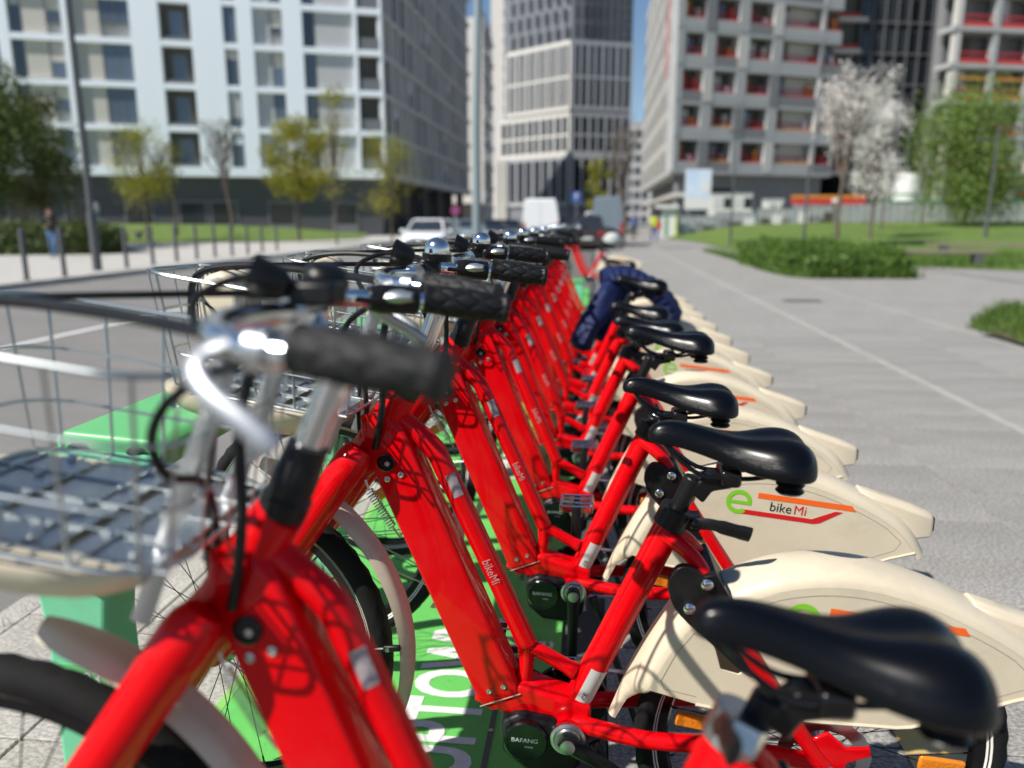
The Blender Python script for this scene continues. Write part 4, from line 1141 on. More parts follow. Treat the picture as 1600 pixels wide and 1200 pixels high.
# --- concrete frame on the far right
cf = thing('framed_shell', 'open concrete frame building with red and orange guard rails at right edge', 'building', P(1462, 78)); MCF = facM(camdir(rad(80)), away)
FL = 26
ubox('inner_wall', CONCD, cf, .4, FL, 0, 34, -3.6, -2.3, MCF)
for k in range(11):
    ubox('floor_slab', CONC, cf, -.3, FL, 3.3*k+2.4, 3.3*k+2.85, -2.2, .0, MCF)
    for j in range(7):
        if k < 10: ubox('column', CONCL if j == 0 else CONC, cf, j*4.1, j*4.1+.6, 3.3*k+2.85, 3.3*k+5.7, -.75, -.08, MCF)
        ubox('guard_rail', REDR if k != 3 else ORNG, cf, j*4.1+.65, j*4.1+4.0, 3.3*k+2.9, 3.3*k+3.35, -.25, -.2, MCF)
        ubox('guard_rail', REDR, cf, j*4.1+.65, j*4.1+4.0, 3.3*k+3.75, 3.3*k+3.9, -.25, -.2, MCF)
        ubox('partition', (WPANEL, BRONZE, CONCD)[(j+k) % 3], cf, j*4.1+.8, j*4.1+3.0, 3.3*k+2.9, 3.3*k+5.6, -2.0, -1.8, MCF)
        if k == 3: ubox('guard_board', ORNG, cf, j*4.1+.65, j*4.1+4.0, 3.3*k+4.7, 3.3*k+4.95, -.3, -.22, MCF)
        if (j+k) % 3 == 0: ubox('prop', WWHITE, cf, j*4.1+1.7, j*4.1+1.85, 3.3*k+2.85, 3.3*k+5.7, -1.2, -1.05, MCF)

# ------------------------------------------------------------------ lawns, hedges, trees
def terrain(name, poly_fn, m): pass
def mound(name, pts_front, pts_back, h0, h1, m, n=24):
    """sheet rising from a front edge polyline to a back edge polyline"""
    A_, B_ = [V(p) for p in pts_front], [V(p) for p in pts_back]
    def samp(L, t):
        f = t*(len(L)-1); i = min(int(f), len(L)-2); return L[i].lerp(L[i+1], f-i)
    rows = []
    for r in range(n+1):
        v = r/n; e = v*v*(3-2*v); row = []
        for c in range(n+1):
            u = c/n; p = samp(A_, u).lerp(samp(B_, u), v); hh0 = samp([V((x, 0, 0)) for x in h0], u).x; hh1 = samp([V((x, 0, 0)) for x in h1], u).x
            row.append((p.x, p.y, hh0+(hh1-hh0)*e+.03*sin(p.x*.9)*sin(p.y*.7)*min(1, v*4)))
        rows.append(row)
    o = MB().sheet(rows).build(name, m); o['kind'] = 'structure'
    return o
mound('lawn', [P(1046, 56), P(1100, 46), P(1150, 32), P(1250, 23), P(1420, 22.5), P(1620, 20), P(2100, 17)],
      [P(1040, 70), P(1100, 70), P(1150, 68), P(1250, 66), P(1420, 64), P(1620, 62), P(2100, 60)], [.02, .02, .02], [.15, .75, 1.0, 1.2, 1.25, 1.3, 1.3], LAWN)
mound('lawn', [P(-500, 40), P(0, 41), P(140, 44), P(300, 46), P(430, 48), P(560, 56)], [P(-500, 58), P(0, 58), P(140, 60), P(300, 62), P(430, 64), P(575, 66)], [.05, .05, .05], [1.3, 1.2, 1.1, 1.0, .8, .2], LAWN)

def leaves(mb, n, fn, size, mi=0, rnd=random):
    for _ in range(n):
        c, nn = fn(); sx = size*rnd.uniform(.6, 1.35); sy = sx*rnd.uniform(.5, .8)
        a = V((rnd.gauss(0, 1), rnd.gauss(0, 1), rnd.gauss(0, 1)))
        nn = (nn+a*.55).normalized(); u = nn.orthogonal().normalized(); u = (Matrix.Rotation(rnd.uniform(0, 6.28), 3, nn) @ u); w_ = nn.cross(u)
        mb.add([c-u*sx, c-w_*sy, c+u*sx, c+w_*sy], [(0, 1, 2, 3)], False, mi)
def tree(name, label, base, h, crown, m, n, size, trunk_r=.12, fork=.35, clumps=14, group=None, limbs=9, seed=0, cat='tree', lean=0, droop=0):
    R = random.Random(seed); root = thing(name, label, cat, base, 0, group)
    ch, cw = crown; top = h; cb = h-ch
    tr = MB(); tr.tube(cr([(0, 0, -.1), (lean*.3, .03, cb*.6), (lean*.7, -.02, cb+ch*.3), (lean, 0, h*.85)], 4), [trunk_r*1.25]+[trunk_r*(1-i*.062) for i in range(12)], 8)
    cl = []
    for i in range(clumps):
        a = R.uniform(0, 6.28); t = R.uniform(.05, 1)**.8; zz = cb+ch*(.08+.86*R.random())
        f = (zz-cb)/ch; prof = (4*f*(1-f))**.5 if f < 1 else 0; prof = max(.25, prof)
        rr_ = cw/2*prof*t*.82
        cl.append((V((lean*.7+rr_*cos(a), rr_*sin(a), zz)), cw*R.uniform(.13, .24)))
    for i in range(limbs):
        c, r = cl[i % clumps]; z0 = cb+(c.z-cb)*.25
        tr.tube(cr([(lean*.6, 0, max(cb*.8, z0-.2)), (c.x*.45+lean*.3, c.y*.45, (z0+c.z)*.5), tuple(c)], 4), [trunk_r*.5*(1-.09*j) for j in range(9)], 5)
    tr.build('trunk', BARK, root)
    lf = MB()
    def fn():
        c, r = cl[R.randrange(len(cl))]
        d = V((R.gauss(0, 1), R.gauss(0, 1), R.gauss(0, .8))).normalized()
        return c+d*r*(R.random()**.42)+V((0, 0, -droop*R.random()**2)), d
    leaves(lf, n, fn, size, 0, R)
    lf.build('crown', m, root)
    return root
def bare_tree(name, label, base, h, m, n, size, group=None, seed=0, spread=.32):
    R = random.Random(seed); root = thing(name, label, 'tree', base, 0, group); tr = MB(); tips = []
    def grow(p, d, L, r, lev):
        q = p+d*L; mid = p+d*L*.5+V((R.gauss(0, .04), R.gauss(0, .04), 0))*L
        tr.tube([p, mid, q], [r, r*.85, r*.68], 5 if lev else 8)
        if lev >= 4: tips.append(q); return
        if lev >= 2: tips.append(mid)
        for k in range(3 if lev else 5):
            nd = (d+V((R.gauss(0, spread), R.gauss(0, spread), R.uniform(.05, .25)))).normalized(); grow(q if k else mid if lev else q, nd, L*R.uniform(.55, .78), r*.6, lev+1)
    grow(V((0, 0, -.05)), V((0, 0, 1)), h*.36, h*.014, 0)
    tr.build('trunk', BARK, root)
    lf = MB()
    def fn():
        c = tips[R.randrange(len(tips))]; return c+V((R.gauss(0, .15), R.gauss(0, .15), R.gauss(0, .13))), V((0, 0, 1))
    leaves(lf, n, fn, size, 0, R); lf.build('crown', m, root)
    return root
tree('evergreen_tree', 'large dark green tree at left edge above the clipped hedge', P(-8, 37, .5), 7.6, (6.6, 8.0), LF_SP, 20000, .085, .2, clumps=44, seed=3)
tree('olive_tree', 'dull olive tree between the dark evergreen and the tall lamp post', P(72, 40, .4), 7.0, (5.6, 4.2), LF_OL, 8000, .07, .1, clumps=34, seed=5)
tree('young_tree', 'small tree with yellow green leaves right of the tall left lamp post', P(228, 46, .2), 6.3, (4.3, 4.6), LF_YG, 4600, .065, .09, clumps=40, seed=8, limbs=22)
tree('round_tree', 'round headed yellow green tree in front of the white block, third bay from its corner', P(466, 45, .2), 6.6, (4.3, 4.0), LF_YG, 9500, .07, .10, clumps=44, seed=11, limbs=20)
bare_tree('bare_tree', 'nearly leafless grey tree left of the round yellow green one', P(358, 44, .2), 7.0, LF_OL, 420, .07, seed=2)
bare_tree('bare_tree', 'thin leafless tree beside the small yellow green tree', P(275, 50, .4), 6.5, LF_OL, 260, .07, seed=4)
tree('slender_tree', 'tall slender tree with sparse yellow leaves before the corner balconies', P(525, 42, .05), 8.3, (6.4, 3.2), LF_YG, 1800, .06, .06, clumps=40, seed=14, limbs=30)
tree('corner_tree', 'low yellow green tree at the corner of the white block', P(612, 50, .0), 6.6, (5.0, 4.8), LF_YG, 3000, .065, .08, clumps=44, seed=17, limbs=28)
tree('street_tree', 'light green street tree left of the pale leafless trunk', P(935, 78), 7.2, (5.4, 4.0), LF_YG, 1500, .13, .1, clumps=14, seed=19)
bare_tree('bare_tree', 'tall leafless street tree standing right of the blue grey van', P(972, 36), 6.2, LF_OL, 60, .05, seed=23, spread=.42)
bl = bare_tree('blossom_tree', 'white blossoming tree above the clipped hedge', P(1312, 32, .22), 7.4, LF_BL, 5200, .052, seed=33, spread=.30)
tree('blossom_tree', 'second white blossoming tree just behind the larger one', P(1362, 39, .45), 7.2, (5.6, 3.4), LF_BL, 4200, .055, .09, clumps=46, seed=35, limbs=30)
tree('willow_tree', 'broad spring green tree near the right edge of the lawn', P(1508, 50, 1.0), 8.8, (7.4, 8.4), LF_GR, 24000, .085, .16, clumps=52, seed=41, droop=2.0, limbs=24)
tree('blossom_tree', 'blossom branches reaching in at the right edge of the lawn', P(1640, 30, .5), 5.6, (3.6, 2.6), LF_BL, 1500, .065, .08, clumps=12, seed=44)
for i, px in enumerate((1440, 1378)):
    bare_tree('sapling', ('pale staked sapling before the green screened fence', 'slim sapling trunk under the second blossoming tree')[i], P(px, 52-6*i, .8), 5.0, LF_BL, 120, .07, seed=51+i)

def hedge(name, label, outline, h, n, size, m, seed=0):
    """clipped hedge: rounded solid heart plus a coat of leaves"""
    R = random.Random(seed); o = [V(p) for p in outline]; c = sum(o, V())/len(o); root = thing(name, label, 'hedge', (c.x, c.y, 0))
    o = [p-V((c.x, c.y, 0)) for p in o]
    sc_ = lambda s, z: [V((p.x*s, p.y*s, z)) for p in o]
    ar = sum(o[i].x*o[(i+1) % len(o)].y-o[(i+1) % len(o)].x*o[i].y for i in range(len(o)))
    if ar < 0: o = o[::-1]
    MB().loft([sc_(.96, 0), sc_(.97, h*.8), sc_(.90, h*.92)], True, False).build('hedge_body', LF_DK, root)
    lf = MB(); k = len(o)
    per = [(o[i], o[(i+1) % k]) for i in range(k)]; Ls = [(b-a).length for a, b in per]; tot = sum(Ls)
    def fn():
        if R.random() < .5:
            t = R.random()*tot; i = 0
            while t > Ls[i]: t -= Ls[i]; i += 1
            a, b = per[i]; p = a.lerp(b, t/Ls[i]); d = V((b.y-a.y, a.x-b.x, 0)).normalized()
            return V((p.x, p.y, h*R.random()**.8))+d*R.gauss(0, .09), d
        i = R.randrange(k); a, b = per[i]; u, v = R.random(), R.random()**.5
        p = a.lerp(b, u)*v; return V((p.x, p.y, h+abs(R.gauss(0, .11))-.12*(v > .9)+.08*sin(p.x*2.3)*sin(p.y*1.1))), V((0, 0, 1))
    leaves(lf, n, fn, size, 0, R); lf.build('hedge_leaves', m, root)
    return root
hedge('clipped_hedge', 'long clipped green hedge at the plaza edge under the blossom', [(4.55, 24.5, 0), (4.6, 19.6, 0), (5.0, 18.5, 0), (7.15, 18.7, 0), (7.6, 20.2, 0), (7.5, 27.5, 0), (6, 29, 0)], .50, 19000, .05, LF_HG, 3)
hedge('low_hedge', 'dark clipped hedge behind the man at left', [P(-300, 33), P(-300, 30), P(-60, 29.4), P(120, 30.2), P(186, 31.5), P(188, 36), P(60, 38)], 1.0, 9000, .09, LF_DK, 4)

def grass(name, fn, n, h, wd, seed=1):
    R = random.Random(seed); mb = MB()
    for _ in range(n):
        x, y, z, f = fn(R); a = R.uniform(0, 6.28); b = R.uniform(0, 6.28); hh = h*f*R.uniform(.45, 1.2); ln = hh*R.uniform(.1, .7)
        u = V((cos(a), sin(a), 0))*wd; l = V((cos(b), sin(b), 0))*ln; p = V((x, y, z))
        mb.add([p-u, p+u, p+u*.7+l*.35+V((0, 0, hh*.6)), p-u*.7+l*.35+V((0, 0, hh*.6)), p+l+V((0, 0, hh))], [(0, 1, 2, 3), (3, 2, 4)])
    o = mb.build(name, GRS); o['kind'] = 'stuff'; return o
def inpatch(R):
    while 1:
        x, y = R.uniform(4.5, 9), R.uniform(7.2, 13.4)
        if x > (4.62+.04*sin(y*5) if y < 10.1 else 4.66+(y-10.1)*.66+.05*sin(y*7)) and (y-8.35) > -.25*(x-4.5)-.2 and y < 12.3+.2*(x-6): return x, y, 0, 1-.45*(x < 4.85)
mark('grass_bed', [(4.62, 8.4), (9, 7.3), (9, 12.6), (6.1, 12.2), (4.68, 10.1)], SOIL, .006)
grass('grass', inpatch, 14000, .17, .006)
def edge(R):
    t = R.random(); a = P(1046, 56).lerp(P(1100, 46), t*2) if t < .5 else P(1100, 46).lerp(P(1150, 30), t*2-1); return a.x+R.random()*4, a.y+R.random()*4, .02, 1
def lawnfront(R):
    x, y = R.uniform(6.2, 19), R.uniform(22.2, 33); return x, y, .02+.55*max(0, (y-22.4)/42)**1.5, 1
grass('grass', lawnfront, 14000, .16, .012, 5)
mark('grass_tongue', [(4.62, 19.5), (4.7, 24.5), (5.4, 29), (4.75, 36), (4.66, 28)], LAWN, .007)
grass('grass', lambda R: (4.66+abs(R.gauss(0, .25)), R.uniform(20, 34), 0, 1), 2500, .16, .012, 17)
def hedgefringe(R):
    t = R.random(); a, b = (V((4.55, 22)), V((4.7, 19))) if t < .3 else (V((4.7, 19)), V((5.0, 18.45))) if t < .4 else (V((5.0, 18.45)), V((7.3, 18.65)))
    q = a.lerp(b, R.random()); return q.x+R.gauss(0, .08), q.y+R.gauss(0, .08), 0, 1
grass('grass', hedgefringe, 3500, .30, .008, 15)
grass('grass', lambda R: (R.uniform(4.7, 7.3), R.uniform(18.8, 27), .40, 1), 6000, .30, .009, 16)
def tuft(R): return -1.06+R.gauss(0, .02), 1.46+R.gauss(0, .02), 0, 1
grass('grass', lambda R: (R.gauss(-1.035, .016), R.gauss(1.545, .016), -.01, 1), 60, .085, .0012, 9)
grass('grass', lambda R: (-1.895+R.gauss(0, .006), R.uniform(1.7, 2.6), -.02, 1), 50, .06, .0014, 10)

# ------------------------------------------------------------------ street furniture
for i, px in enumerate((30, 91, 191, 233, 271, 303, 332, 359, 384, 407, 430)):
    D = (17.2, 18.4, 21.8, 23.2, 25.2, 26.6, 28.1, 29.2, 30.5, 32.4, 34.5)[i]
    if i == 0:
        b0 = thing('bollard', 'grey steel bollard on the far sidewalk, leftmost of the line', 'bollard', P(px, D), 0, 'bollards along the far kerb')
        MB().lathe([(.055, 0), (.055, 1.10), (.05, 1.13), (.03, 1.145)], (0, 0, 0), (0, 0, 1), 14).build('post', POLED, b0); MB().lathe([(.085, 0), (.085, .02), (.06, .03)], (0, 0, 0), (0, 0, 1), 14).build('collar', POLED, b0)
    else:
        c = copy_tree(b0); c.location = P(px, D)
        c['label'] = ['', 'grey bollard directly in front of the man in the black jacket', 'grey bollard just right of the tall left lamp post, at the hedge end', 'grey bollard below the small yellow green tree', 'grey bollard beside the thin leafless tree', 'grey bollard on far kerb, sixth counting from the left', 'grey bollard before the nearly leafless grey tree', 'grey bollard between the leafless tree and the round tree', 'grey bollard on far kerb, third counting from the right', 'grey bollard on far kerb, second from the right end', 'grey bollard at the far right end of the line'][i]
def lamp(name, label, base, h, r, arm=1.2, ang=PI, two=False):
    t = thing(name, label, 'lamp post', base)
    MB().tube([(0, 0, 0), (0, 0, h*.16), (0, 0, h*.161), (0, 0, h)], [r*1.35, r*1.35, r, r*.7], 12).build('pole', POLED, t)
    for k in range(2 if two else 1):
        d = V((cos(ang+PI*k), sin(ang+PI*k), 0))
        MB().tube([(0, 0, h-.15-k*.5), tuple(d*arm+V((0, 0, h-.1-k*.5)))], .03, 8).build('arm', POLED, t)
        c = d*(arm+.25)+V((0, 0, h-.1-k*.5)); MB().box(c, (.55, .22, .09)).build('lamp_head', POLED, t, .03)
    return t
lamp('street_lamp', 'tall dark lamp post rising out of frame among the left bollards', P(144, 20.6), 9.5, .085, 1.6, .2)
lamp('street_lamp', 'dark lamp post with a cross arm behind the olive tree', P(52, 44, .3), 8.6, .06, 2.2, 0)
lamp('plaza_lamp', 'dark lamp post with double head on the right lawn', P(1543, 38, .45), 5.2, .07, .45, 0, True)
lamp('plaza_lamp', 'dark lamp post standing in the clipped hedge below the blossom', P(1258, 27.5, .0), 3.2, .055, .3, 0)
lamp('plaza_lamp', 'thin dark lamp post left of the clipped hedge before the billboard', P(1143, 38), 5.6, .05, .3, PI/2)
gp = thing('steel_pole', 'tall pale grey steel pole in the middle of the view, out of frame at top', 'pole', P(745, 33.5, -.1))
MB().tube([(0, 0, 0), (.0, 0, 5), (.14, 0, 10.2)], [.20, .185, .16], 20).build('shaft', POLE, gp); MB().lathe([(.32, 0), (.32, .03), (.22, .05)], (0, 0, 0), (0, 0, 1), 20).build('base_plate', POLE, gp)
tp = thing('green_totem', 'slim green post with pale head behind the dark hedge', 'totem', P(151, 43, .2))
MB().tube([(0, 0, 0), (0, 0, 1.5)], .16, 12).build('post', TOTG, tp); MB().tube([(0, 0, 1.5), (0, 0, 2.0), (0, 0, 2.08)], [.17, .17, .1], 12).build('head', WBOX, tp); MB().tube([(0, 0, 1.05), (0, 0, 1.25)], .168, 12).build('pale_ring', WBOX, tp)
gl = thing('globe_lamp', 'white globe lamp on a thin post beside the tall left lamp post', 'lamp', P(116, 45, .2)); MB().tube([(0, 0, 0), (0, 0, 4.3)], .05, 8).build('post', POLED, gl); MB().lathe([(.02, 0), (.16, .06), (.22, .2), (.16, .34), (.02, .40)], (0, 0, 4.25), (0, 0, 1), 16).build('globe', WBOX, gl)
def roundsign(name, label, px, D, zc, r, m, rim, shape='disc'):
    t = thing(name, label, 'sign', P(px, D)); MB().tube([(0, 0.03, 0), (0, .03, zc+r)], .03, 8).build('post', POLE, t)
    if shape == 'disc':
        MB().lathe([(r, 0), (r, .02)], (0, 0, zc), (0, -1, 0), 24).build('rim', rim, t); MB().lathe([(r*.80, .0), (r*.80, .026)], (0, 0, zc), (0, -1, 0), 24).build('face', m, t)
        if rim is SIGNR:
            R_ = Matrix.Rotation(rad(45), 3, 'Y'); MB().box((0, -.028, zc), (r*1.6, .006, r*.22), R_).build('bar', SIGNR, t)
    else:
        MB().bx(-r, r, -.02, 0, zc-r, zc+r).build('face', m, t)
        MB().tube([(0, -.024, zc-r*.55), (0, -.024, zc+r*.35)], r*.13, 6).build('arrow', WBOX, t)
        MB().add([(-r*.4, -.026, zc+r*.25), (r*.4, -.026, zc+r*.25), (0, -.026, zc+r*.75)], [(0, 1, 2)]).build('arrow_head', WBOX, t)
    return t
roundsign('no_parking_sign', 'round violet and red road sign left of the steel pole', 712, 40, 1.80, .24, SIGNP, SIGNR)
roundsign('blue_sign', 'square blue road sign above the brown car', 900, 62, 3.1, .42, SIGNB, SIGNB, 'square')
def bench(label, p, L, rz):
    t = thing('park_bench', label, 'bench', p, rz, 'wooden benches on the plaza edge')
    for k in range(4): MB().bx(-L/2, L/2, -.24+k*.125, -.24+k*.125+.11, .37, .46).build('seat_slat', WOOD, t, .006)
    for s in (-1, 1): MB().bx(s*L*.36-.12, s*L*.36+.12, -.22, .22, 0, .37).build('support', POLED, t, .01)
    return t
bench('long backless wooden bench with dark support, nearest beside the clipped hedge', P(1478, 22.6), 2.6, -.12)
bench('wooden bench standing further back on the right lawn edge', P(1555, 27.5, .05), 4.2, -.15)
bench('short wooden bench on grass behind the left bollards', P(195, 46, .25), 2.0, .1)
mark('path', [(9.0, 24.4), (20, 20.6), (26, 19), (26, 14), (9, 14)], PAVE, .008)

# construction site edge
bb = thing('billboard', 'white framed billboard with blue sky print before the concrete block', 'billboard', P(1088, 62, .3))
ubox('board', WBOX, bb, -1.0, 1.0, 1.85, 4.9, 0, .12, MX); ubox('print', BILL, bb, -.93, .93, 2.7, 4.83, .1, .125, MX)
MB().loft([[(x, -.126-dy, z) for x, z in ((.25, 3.1), (.6, 3.05), (.9, 3.4), (.85, 3.9), (.5, 3.95), (.3, 3.6))] for dy in (0, .006)], True, False).build('printed_cloud', WBOX, bb)
for s in (-.7, .7): ubox('leg', POLE, bb, s-.06, s+.06, -.6, 1.85, .0, .1, MX)
for i, (a, b, D, zb, h) in enumerate(((1062, 1118, 61, .2, 1.7), (1118, 1180, 60.5, .5, 1.7), (1182, 1240, 60, .75, 1.7), (1242, 1300, 59.5, .95, 1.75), (1302, 1362, 59, 1.05, 1.75), (1364, 1426, 58.5, 1.1, 1.75), (1428, 1492, 58, 1.15, 1.75), (1494, 1560, 57.5, 1.2, 1.75), (1562, 1630, 57, 1.2, 1.75))):
    p0, p1 = P(a, D, zb-.3), P(b, D, zb-.3); t = thing('site_fence', ['grey sheeted fence section nearest the white and green gatepost', 'grey sheeted fence section below the white site container', 'grey sheeted fence section left of the blossom trunks', 'grey sheeted fence section under the yellow and red girder', 'grey fence section right behind the larger blossom trunk', 'green topped fence section behind the second blossom trunk', 'green topped fence section left of the spring green tree', 'green topped fence section behind the spring green tree', 'green topped fence section at the right edge'][i], 'fence', p0, math.atan2(p1.y-p0.y, p1.x-p0.x), 'site fence sections behind the lawn')
    L = (p1-p0).length
    ubox('sheet', FENCEM, t, .06, L-.06, .25, h, 0, .03, MX); ubox('post', POLE, t, 0, .06, 0, h+.1, -.02, .05, MX); ubox('post', POLE, t, L-.06, L-.002, 0, h+.1, -.02, .05, MX)
    ubox('top_rail', TOTG if i > 4 else POLE, t, .06, L-.06, h, h+(.16 if i > 4 else .05), -.01, .045, MX)
    for j in range(5): ubox('sheet_rib', WGREY, t, .3+j*L/5, .36+j*L/5, .28, h-.03, .03, .05, MX)
    if i < 4:
        for j in range(3): ubox('stacked_board', (WBOX, CONCD, BRONZE)[(i+j) % 3], t, .25+j*L/3, .9+j*L/3, .3, 1.0+.25*((i+j) % 2), .06, .3, MX)
gt = thing('site_gate', 'white and green gatepost panel beside the person in yellow', 'gate', P(1040, 60, 0)); ubox('panel', WBOX, gt, -.3, .75, 0, 2.2, 0, .15, MX); ubox('green_panel', TOTG, gt, -.05, .15, .1, 1.7, .15, .18, MX); ubox('roof', WBOX, gt, -.8, .9, 2.2, 2.45, -.3, .5, MX); ubox('lime_strip', HIVIS, gt, .72, .80, .2, 1.9, .0, .18, MX)
for lab, px, D, wd, z0, h in (('large white site container with window grid behind the fence', 1142, 66, 3.3, 1.0, 2.4), ('small white site cabin roof behind the fence, left of the girder', 1210, 64, 1.3, 1.0, 1.9), ('white cylindrical site tank behind the blossom trees', 1412, 66, 2.0, 1.6, 3.6)):
    t = thing('site_container', lab, 'container', P(px, D, z0-1.0))
    if 'cylindrical' in lab:
        MB().lathe([(wd/2, 0), (wd/2, h+.6), (wd/2*.85, h+.9)], (0, 0, 0), (0, 0, 1), 24).build('tank_shell', WBOX, t); MB().lathe([(wd/2+.02, h*.75), (wd/2+.02, h*.75+.15)], (0, 0, 0), (0, 0, 1), 24).build('tank_band', TOTG, t)
    else:
        ubox('shell', WBOX, t, -wd/2, wd/2, 0, h+1, -2, 0, MX); ubox('roof', WGREY, t, -wd/2-.05, wd/2+.05, h+1, h+1.1, -2.05, .05, MX)
        for j in range(4): ubox('cabin_window', GLASSD if j % 2 else WGREY, t, -wd/2+.15+j*wd/4, -wd/2+wd/4-.05+j*wd/4, h-.1, h+.75, 0, .03, MX)
gd = thing('site_girder', 'yellow and red painted girder lying behind the blossom trunks', 'girder', P(1290, 57, 2.45), -.05)
ubox('yellow_flange', ORNG, gd, -2.5, 2.6, .42, .62, -.1, .1, MX); ubox('red_web', REDR, gd, -2.5, 2.6, 0, .42, -.04, .05, MX); ubox('white_plate', WBOX, gd, .3, .7, .1, .45, .05, .09, MX)
for s in (-2.2, 2.2): ubox('trestle', POLE, gd, s-.08, s+.08, -1.6, 0, -.3, .3, MX)

# ------------------------------------------------------------------ vehicles
def car(name, label, p, rz, paint, L=4.3, Wd=1.78, H=1.47, rear=False, cat='car'):
    """front at -y; local origin on the road"""
    t = thing(name, label, cat, p, rz)
    hw = Wd/2; rings = []
    def sec(y, zb, zs, hs, zt, ht): # belt height zs half width hs, top zt half width ht
        return [(-hs*.92, y, zb), (-hs, y, zb+.18), (-hs, y, zs-.12), (-hs*.96, y, zs), (-ht, y, zt), (ht, y, zt), (hs*.96, y, zs), (hs, y, zs-.12), (hs, y, zb+.18), (hs*.92, y, zb)]
    h2 = L/2
    for y, zb, zs, hs, zt, ht in ((-h2, .30, .60, hw*.80, .66, hw*.55), (-h2+.12, .22, .74, hw*.94, .78, hw*.7), (-h2+.8, .2, .88, hw, .93, hw*.75), (-h2+1.15, .2, .93, hw, .99, hw*.78), (h2-.35, .2, .95, hw, 1.0, hw*.78), (h2-.1, .25, .90, hw*.95, .97, hw*.75), (h2, .35, .80, hw*.86, .86, hw*.65)):
        rings.append(sec(y, zb, zs, hs, zt, ht))
    MB().loft(rings).build('body', paint, t)
    cab = MB(); cab.loft([[(-hw*.86, -h2+1.0, .92), (hw*.86, -h2+1.0, .92), (hw*.88, h2-.25, .95), (-hw*.88, h2-.25, .95)], [(-hw*.66, -h2+1.75, H-.06), (hw*.66, -h2+1.75, H-.06), (hw*.66, h2-.75, H-.06), (-hw*.66, h2-.75, H-.06)]], True, False); cab.build('windows', GLASSD, t)
    rf = MB(); rf.loft([[(-hw*.68, -h2+1.68, H-.075), (hw*.68, -h2+1.68, H-.075), (hw*.68, h2-.68, H-.075), (-hw*.68, h2-.68, H-.075)], [(-hw*.64, -h2+1.85, H), (hw*.64, -h2+1.85, H), (hw*.62, h2-.85, H), (-hw*.62, h2-.85, H)]], True, False); rf.build('roof', paint, t, .03)
    for s in (-1, 1):
        MB().tube([(s*hw*.87, -h2+1.02, .93), (s*hw*.67, -h2+1.76, H-.05)], .04, 6).build('pillar', paint, t); MB().tube([(s*hw*.87, h2-.3, .96), (s*hw*.67, h2-.76, H-.05)], .05, 6).build('pillar', paint, t)
        MB().box((s*(hw+.10), -h2+1.35, .98), (.2, .12, .14)).build('mirror', paint, t, .03)
        MB().box((s*hw*.66, -h2+.07, .66), (.40, .16, .14)).build('headlight', LAMPG, t, .04)
        MB().box((s*hw*.72, h2-.04, .80), (.30, .12, .20)).build('tail_light', TAIL, t, .03)
        for y in (-h2+.80, h2-.78):
            wl = MB().lathe([(.22, -.10), (.31, -.09), (.32, 0), (.31, .09), (.22, .10)], (s*(hw-.09), y, .32), (1, 0, 0), 20).build('wheel', TYRE, t)
            MB().lathe([(.20, 0), (.19, .02), (.05, .035)], (s*(hw+.005), y, .32), (s, 0, 0), 16).build('rim', STEEL, wl)
    MB().box((0, -h2+.02, .42), (1.05, .10, .20)).build('grille', BLK, t, .02); MB().box((0, -h2-.02, .50), (.5, .03, .11)).build('number_plate', WBOX, t); MB().box((0, h2+.01, .62), (.5, .03, .11)).build('number_plate', WBOX, t)
    return t
def van(name, label, p, rz, paint, L=5.4, Wd=2.0, H=2.55):
    t = thing(name, label, 'van', p, rz); h2 = L/2; hw = Wd/2; rings = []
    def sec(y, zb, zt, hs, ht): return [(-hs*.95, y, zb), (-hs, y, zb+.2), (-hs, y, zt*.55), (-ht, y, zt-.18), (-ht*.88, y, zt), (ht*.88, y, zt), (ht, y, zt-.18), (hs, y, zt*.55), (hs, y, zb+.2), (hs*.95, y, zb)]
    for y, zb, zt, hs, ht in ((-h2, .35, .95, hw*.85, hw*.7), (-h2+.7, .25, 1.25, hw*.98, hw*.85), (-h2+1.55, .25, H-.08, hw, hw*.86), (-h2+2.0, .25, H, hw, hw*.88), (h2-.15, .25, H, hw, hw*.88), (h2, .30, H-.1, hw*.97, hw*.84)): rings.append(sec(y, zb, zt, hs, ht))
    MB().loft(rings).build('body', paint, t)
    MB().loft([[(-hw*.8, -h2+.72, 1.28), (hw*.8, -h2+.72, 1.28), (hw*.74, -h2+1.45, H-.28), (-hw*.74, -h2+1.45, H-.28)], [(-hw*.8, -h2+.62, 1.32), (hw*.8, -h2+.62, 1.32), (hw*.74, -h2+1.38, H-.22), (-hw*.74, -h2+1.38, H-.22)]], True, False).build('windscreen', GLASSD, t)
    MB().bx(-.006, .006, h2-.01, h2+.006, .5, H-.2).build('door_seam', FRAME, t)
    for s in (-1, 1):
        MB().box((s*hw*.90, h2+.0, 1.0), (.14, .08, .55)).build('tail_light', TAIL, t, .02); MB().box((s*hw*.7, -h2+.15, .85), (.35, .3, .2)).build('headlight', LAMPG, t, .04)
        MB().box((s*(hw+.12), -h2+1.2, 1.35), (.22, .12, .32)).build('mirror', BLK, t, .03); MB().box((s*.10, h2+.02, 1.0), (.05, .05, .18)).build('door_handle', BLK, t, .01)
        for y in (-h2+.95, h2-1.1):
            wl = MB().lathe([(.22, -.1), (.33, -.09), (.34, 0), (.33, .09), (.22, .10)], (s*(hw-.1), y, .34), (1, 0, 0), 20).build('wheel', TYRE, t); MB().lathe([(.20, 0), (.05, .03)], (s*(hw+.0), y, .34), (s, 0, 0), 16).build('rim', STEEL, wl)
    MB().box((0, h2+.03, .42), (Wd*.9, .12, .2)).build('bumper', BLK, t, .03); MB().box((0, h2+.012, .68), (.52, .03, .12)).build('number_plate', WBOX, t)
    return t
RZ = -.1
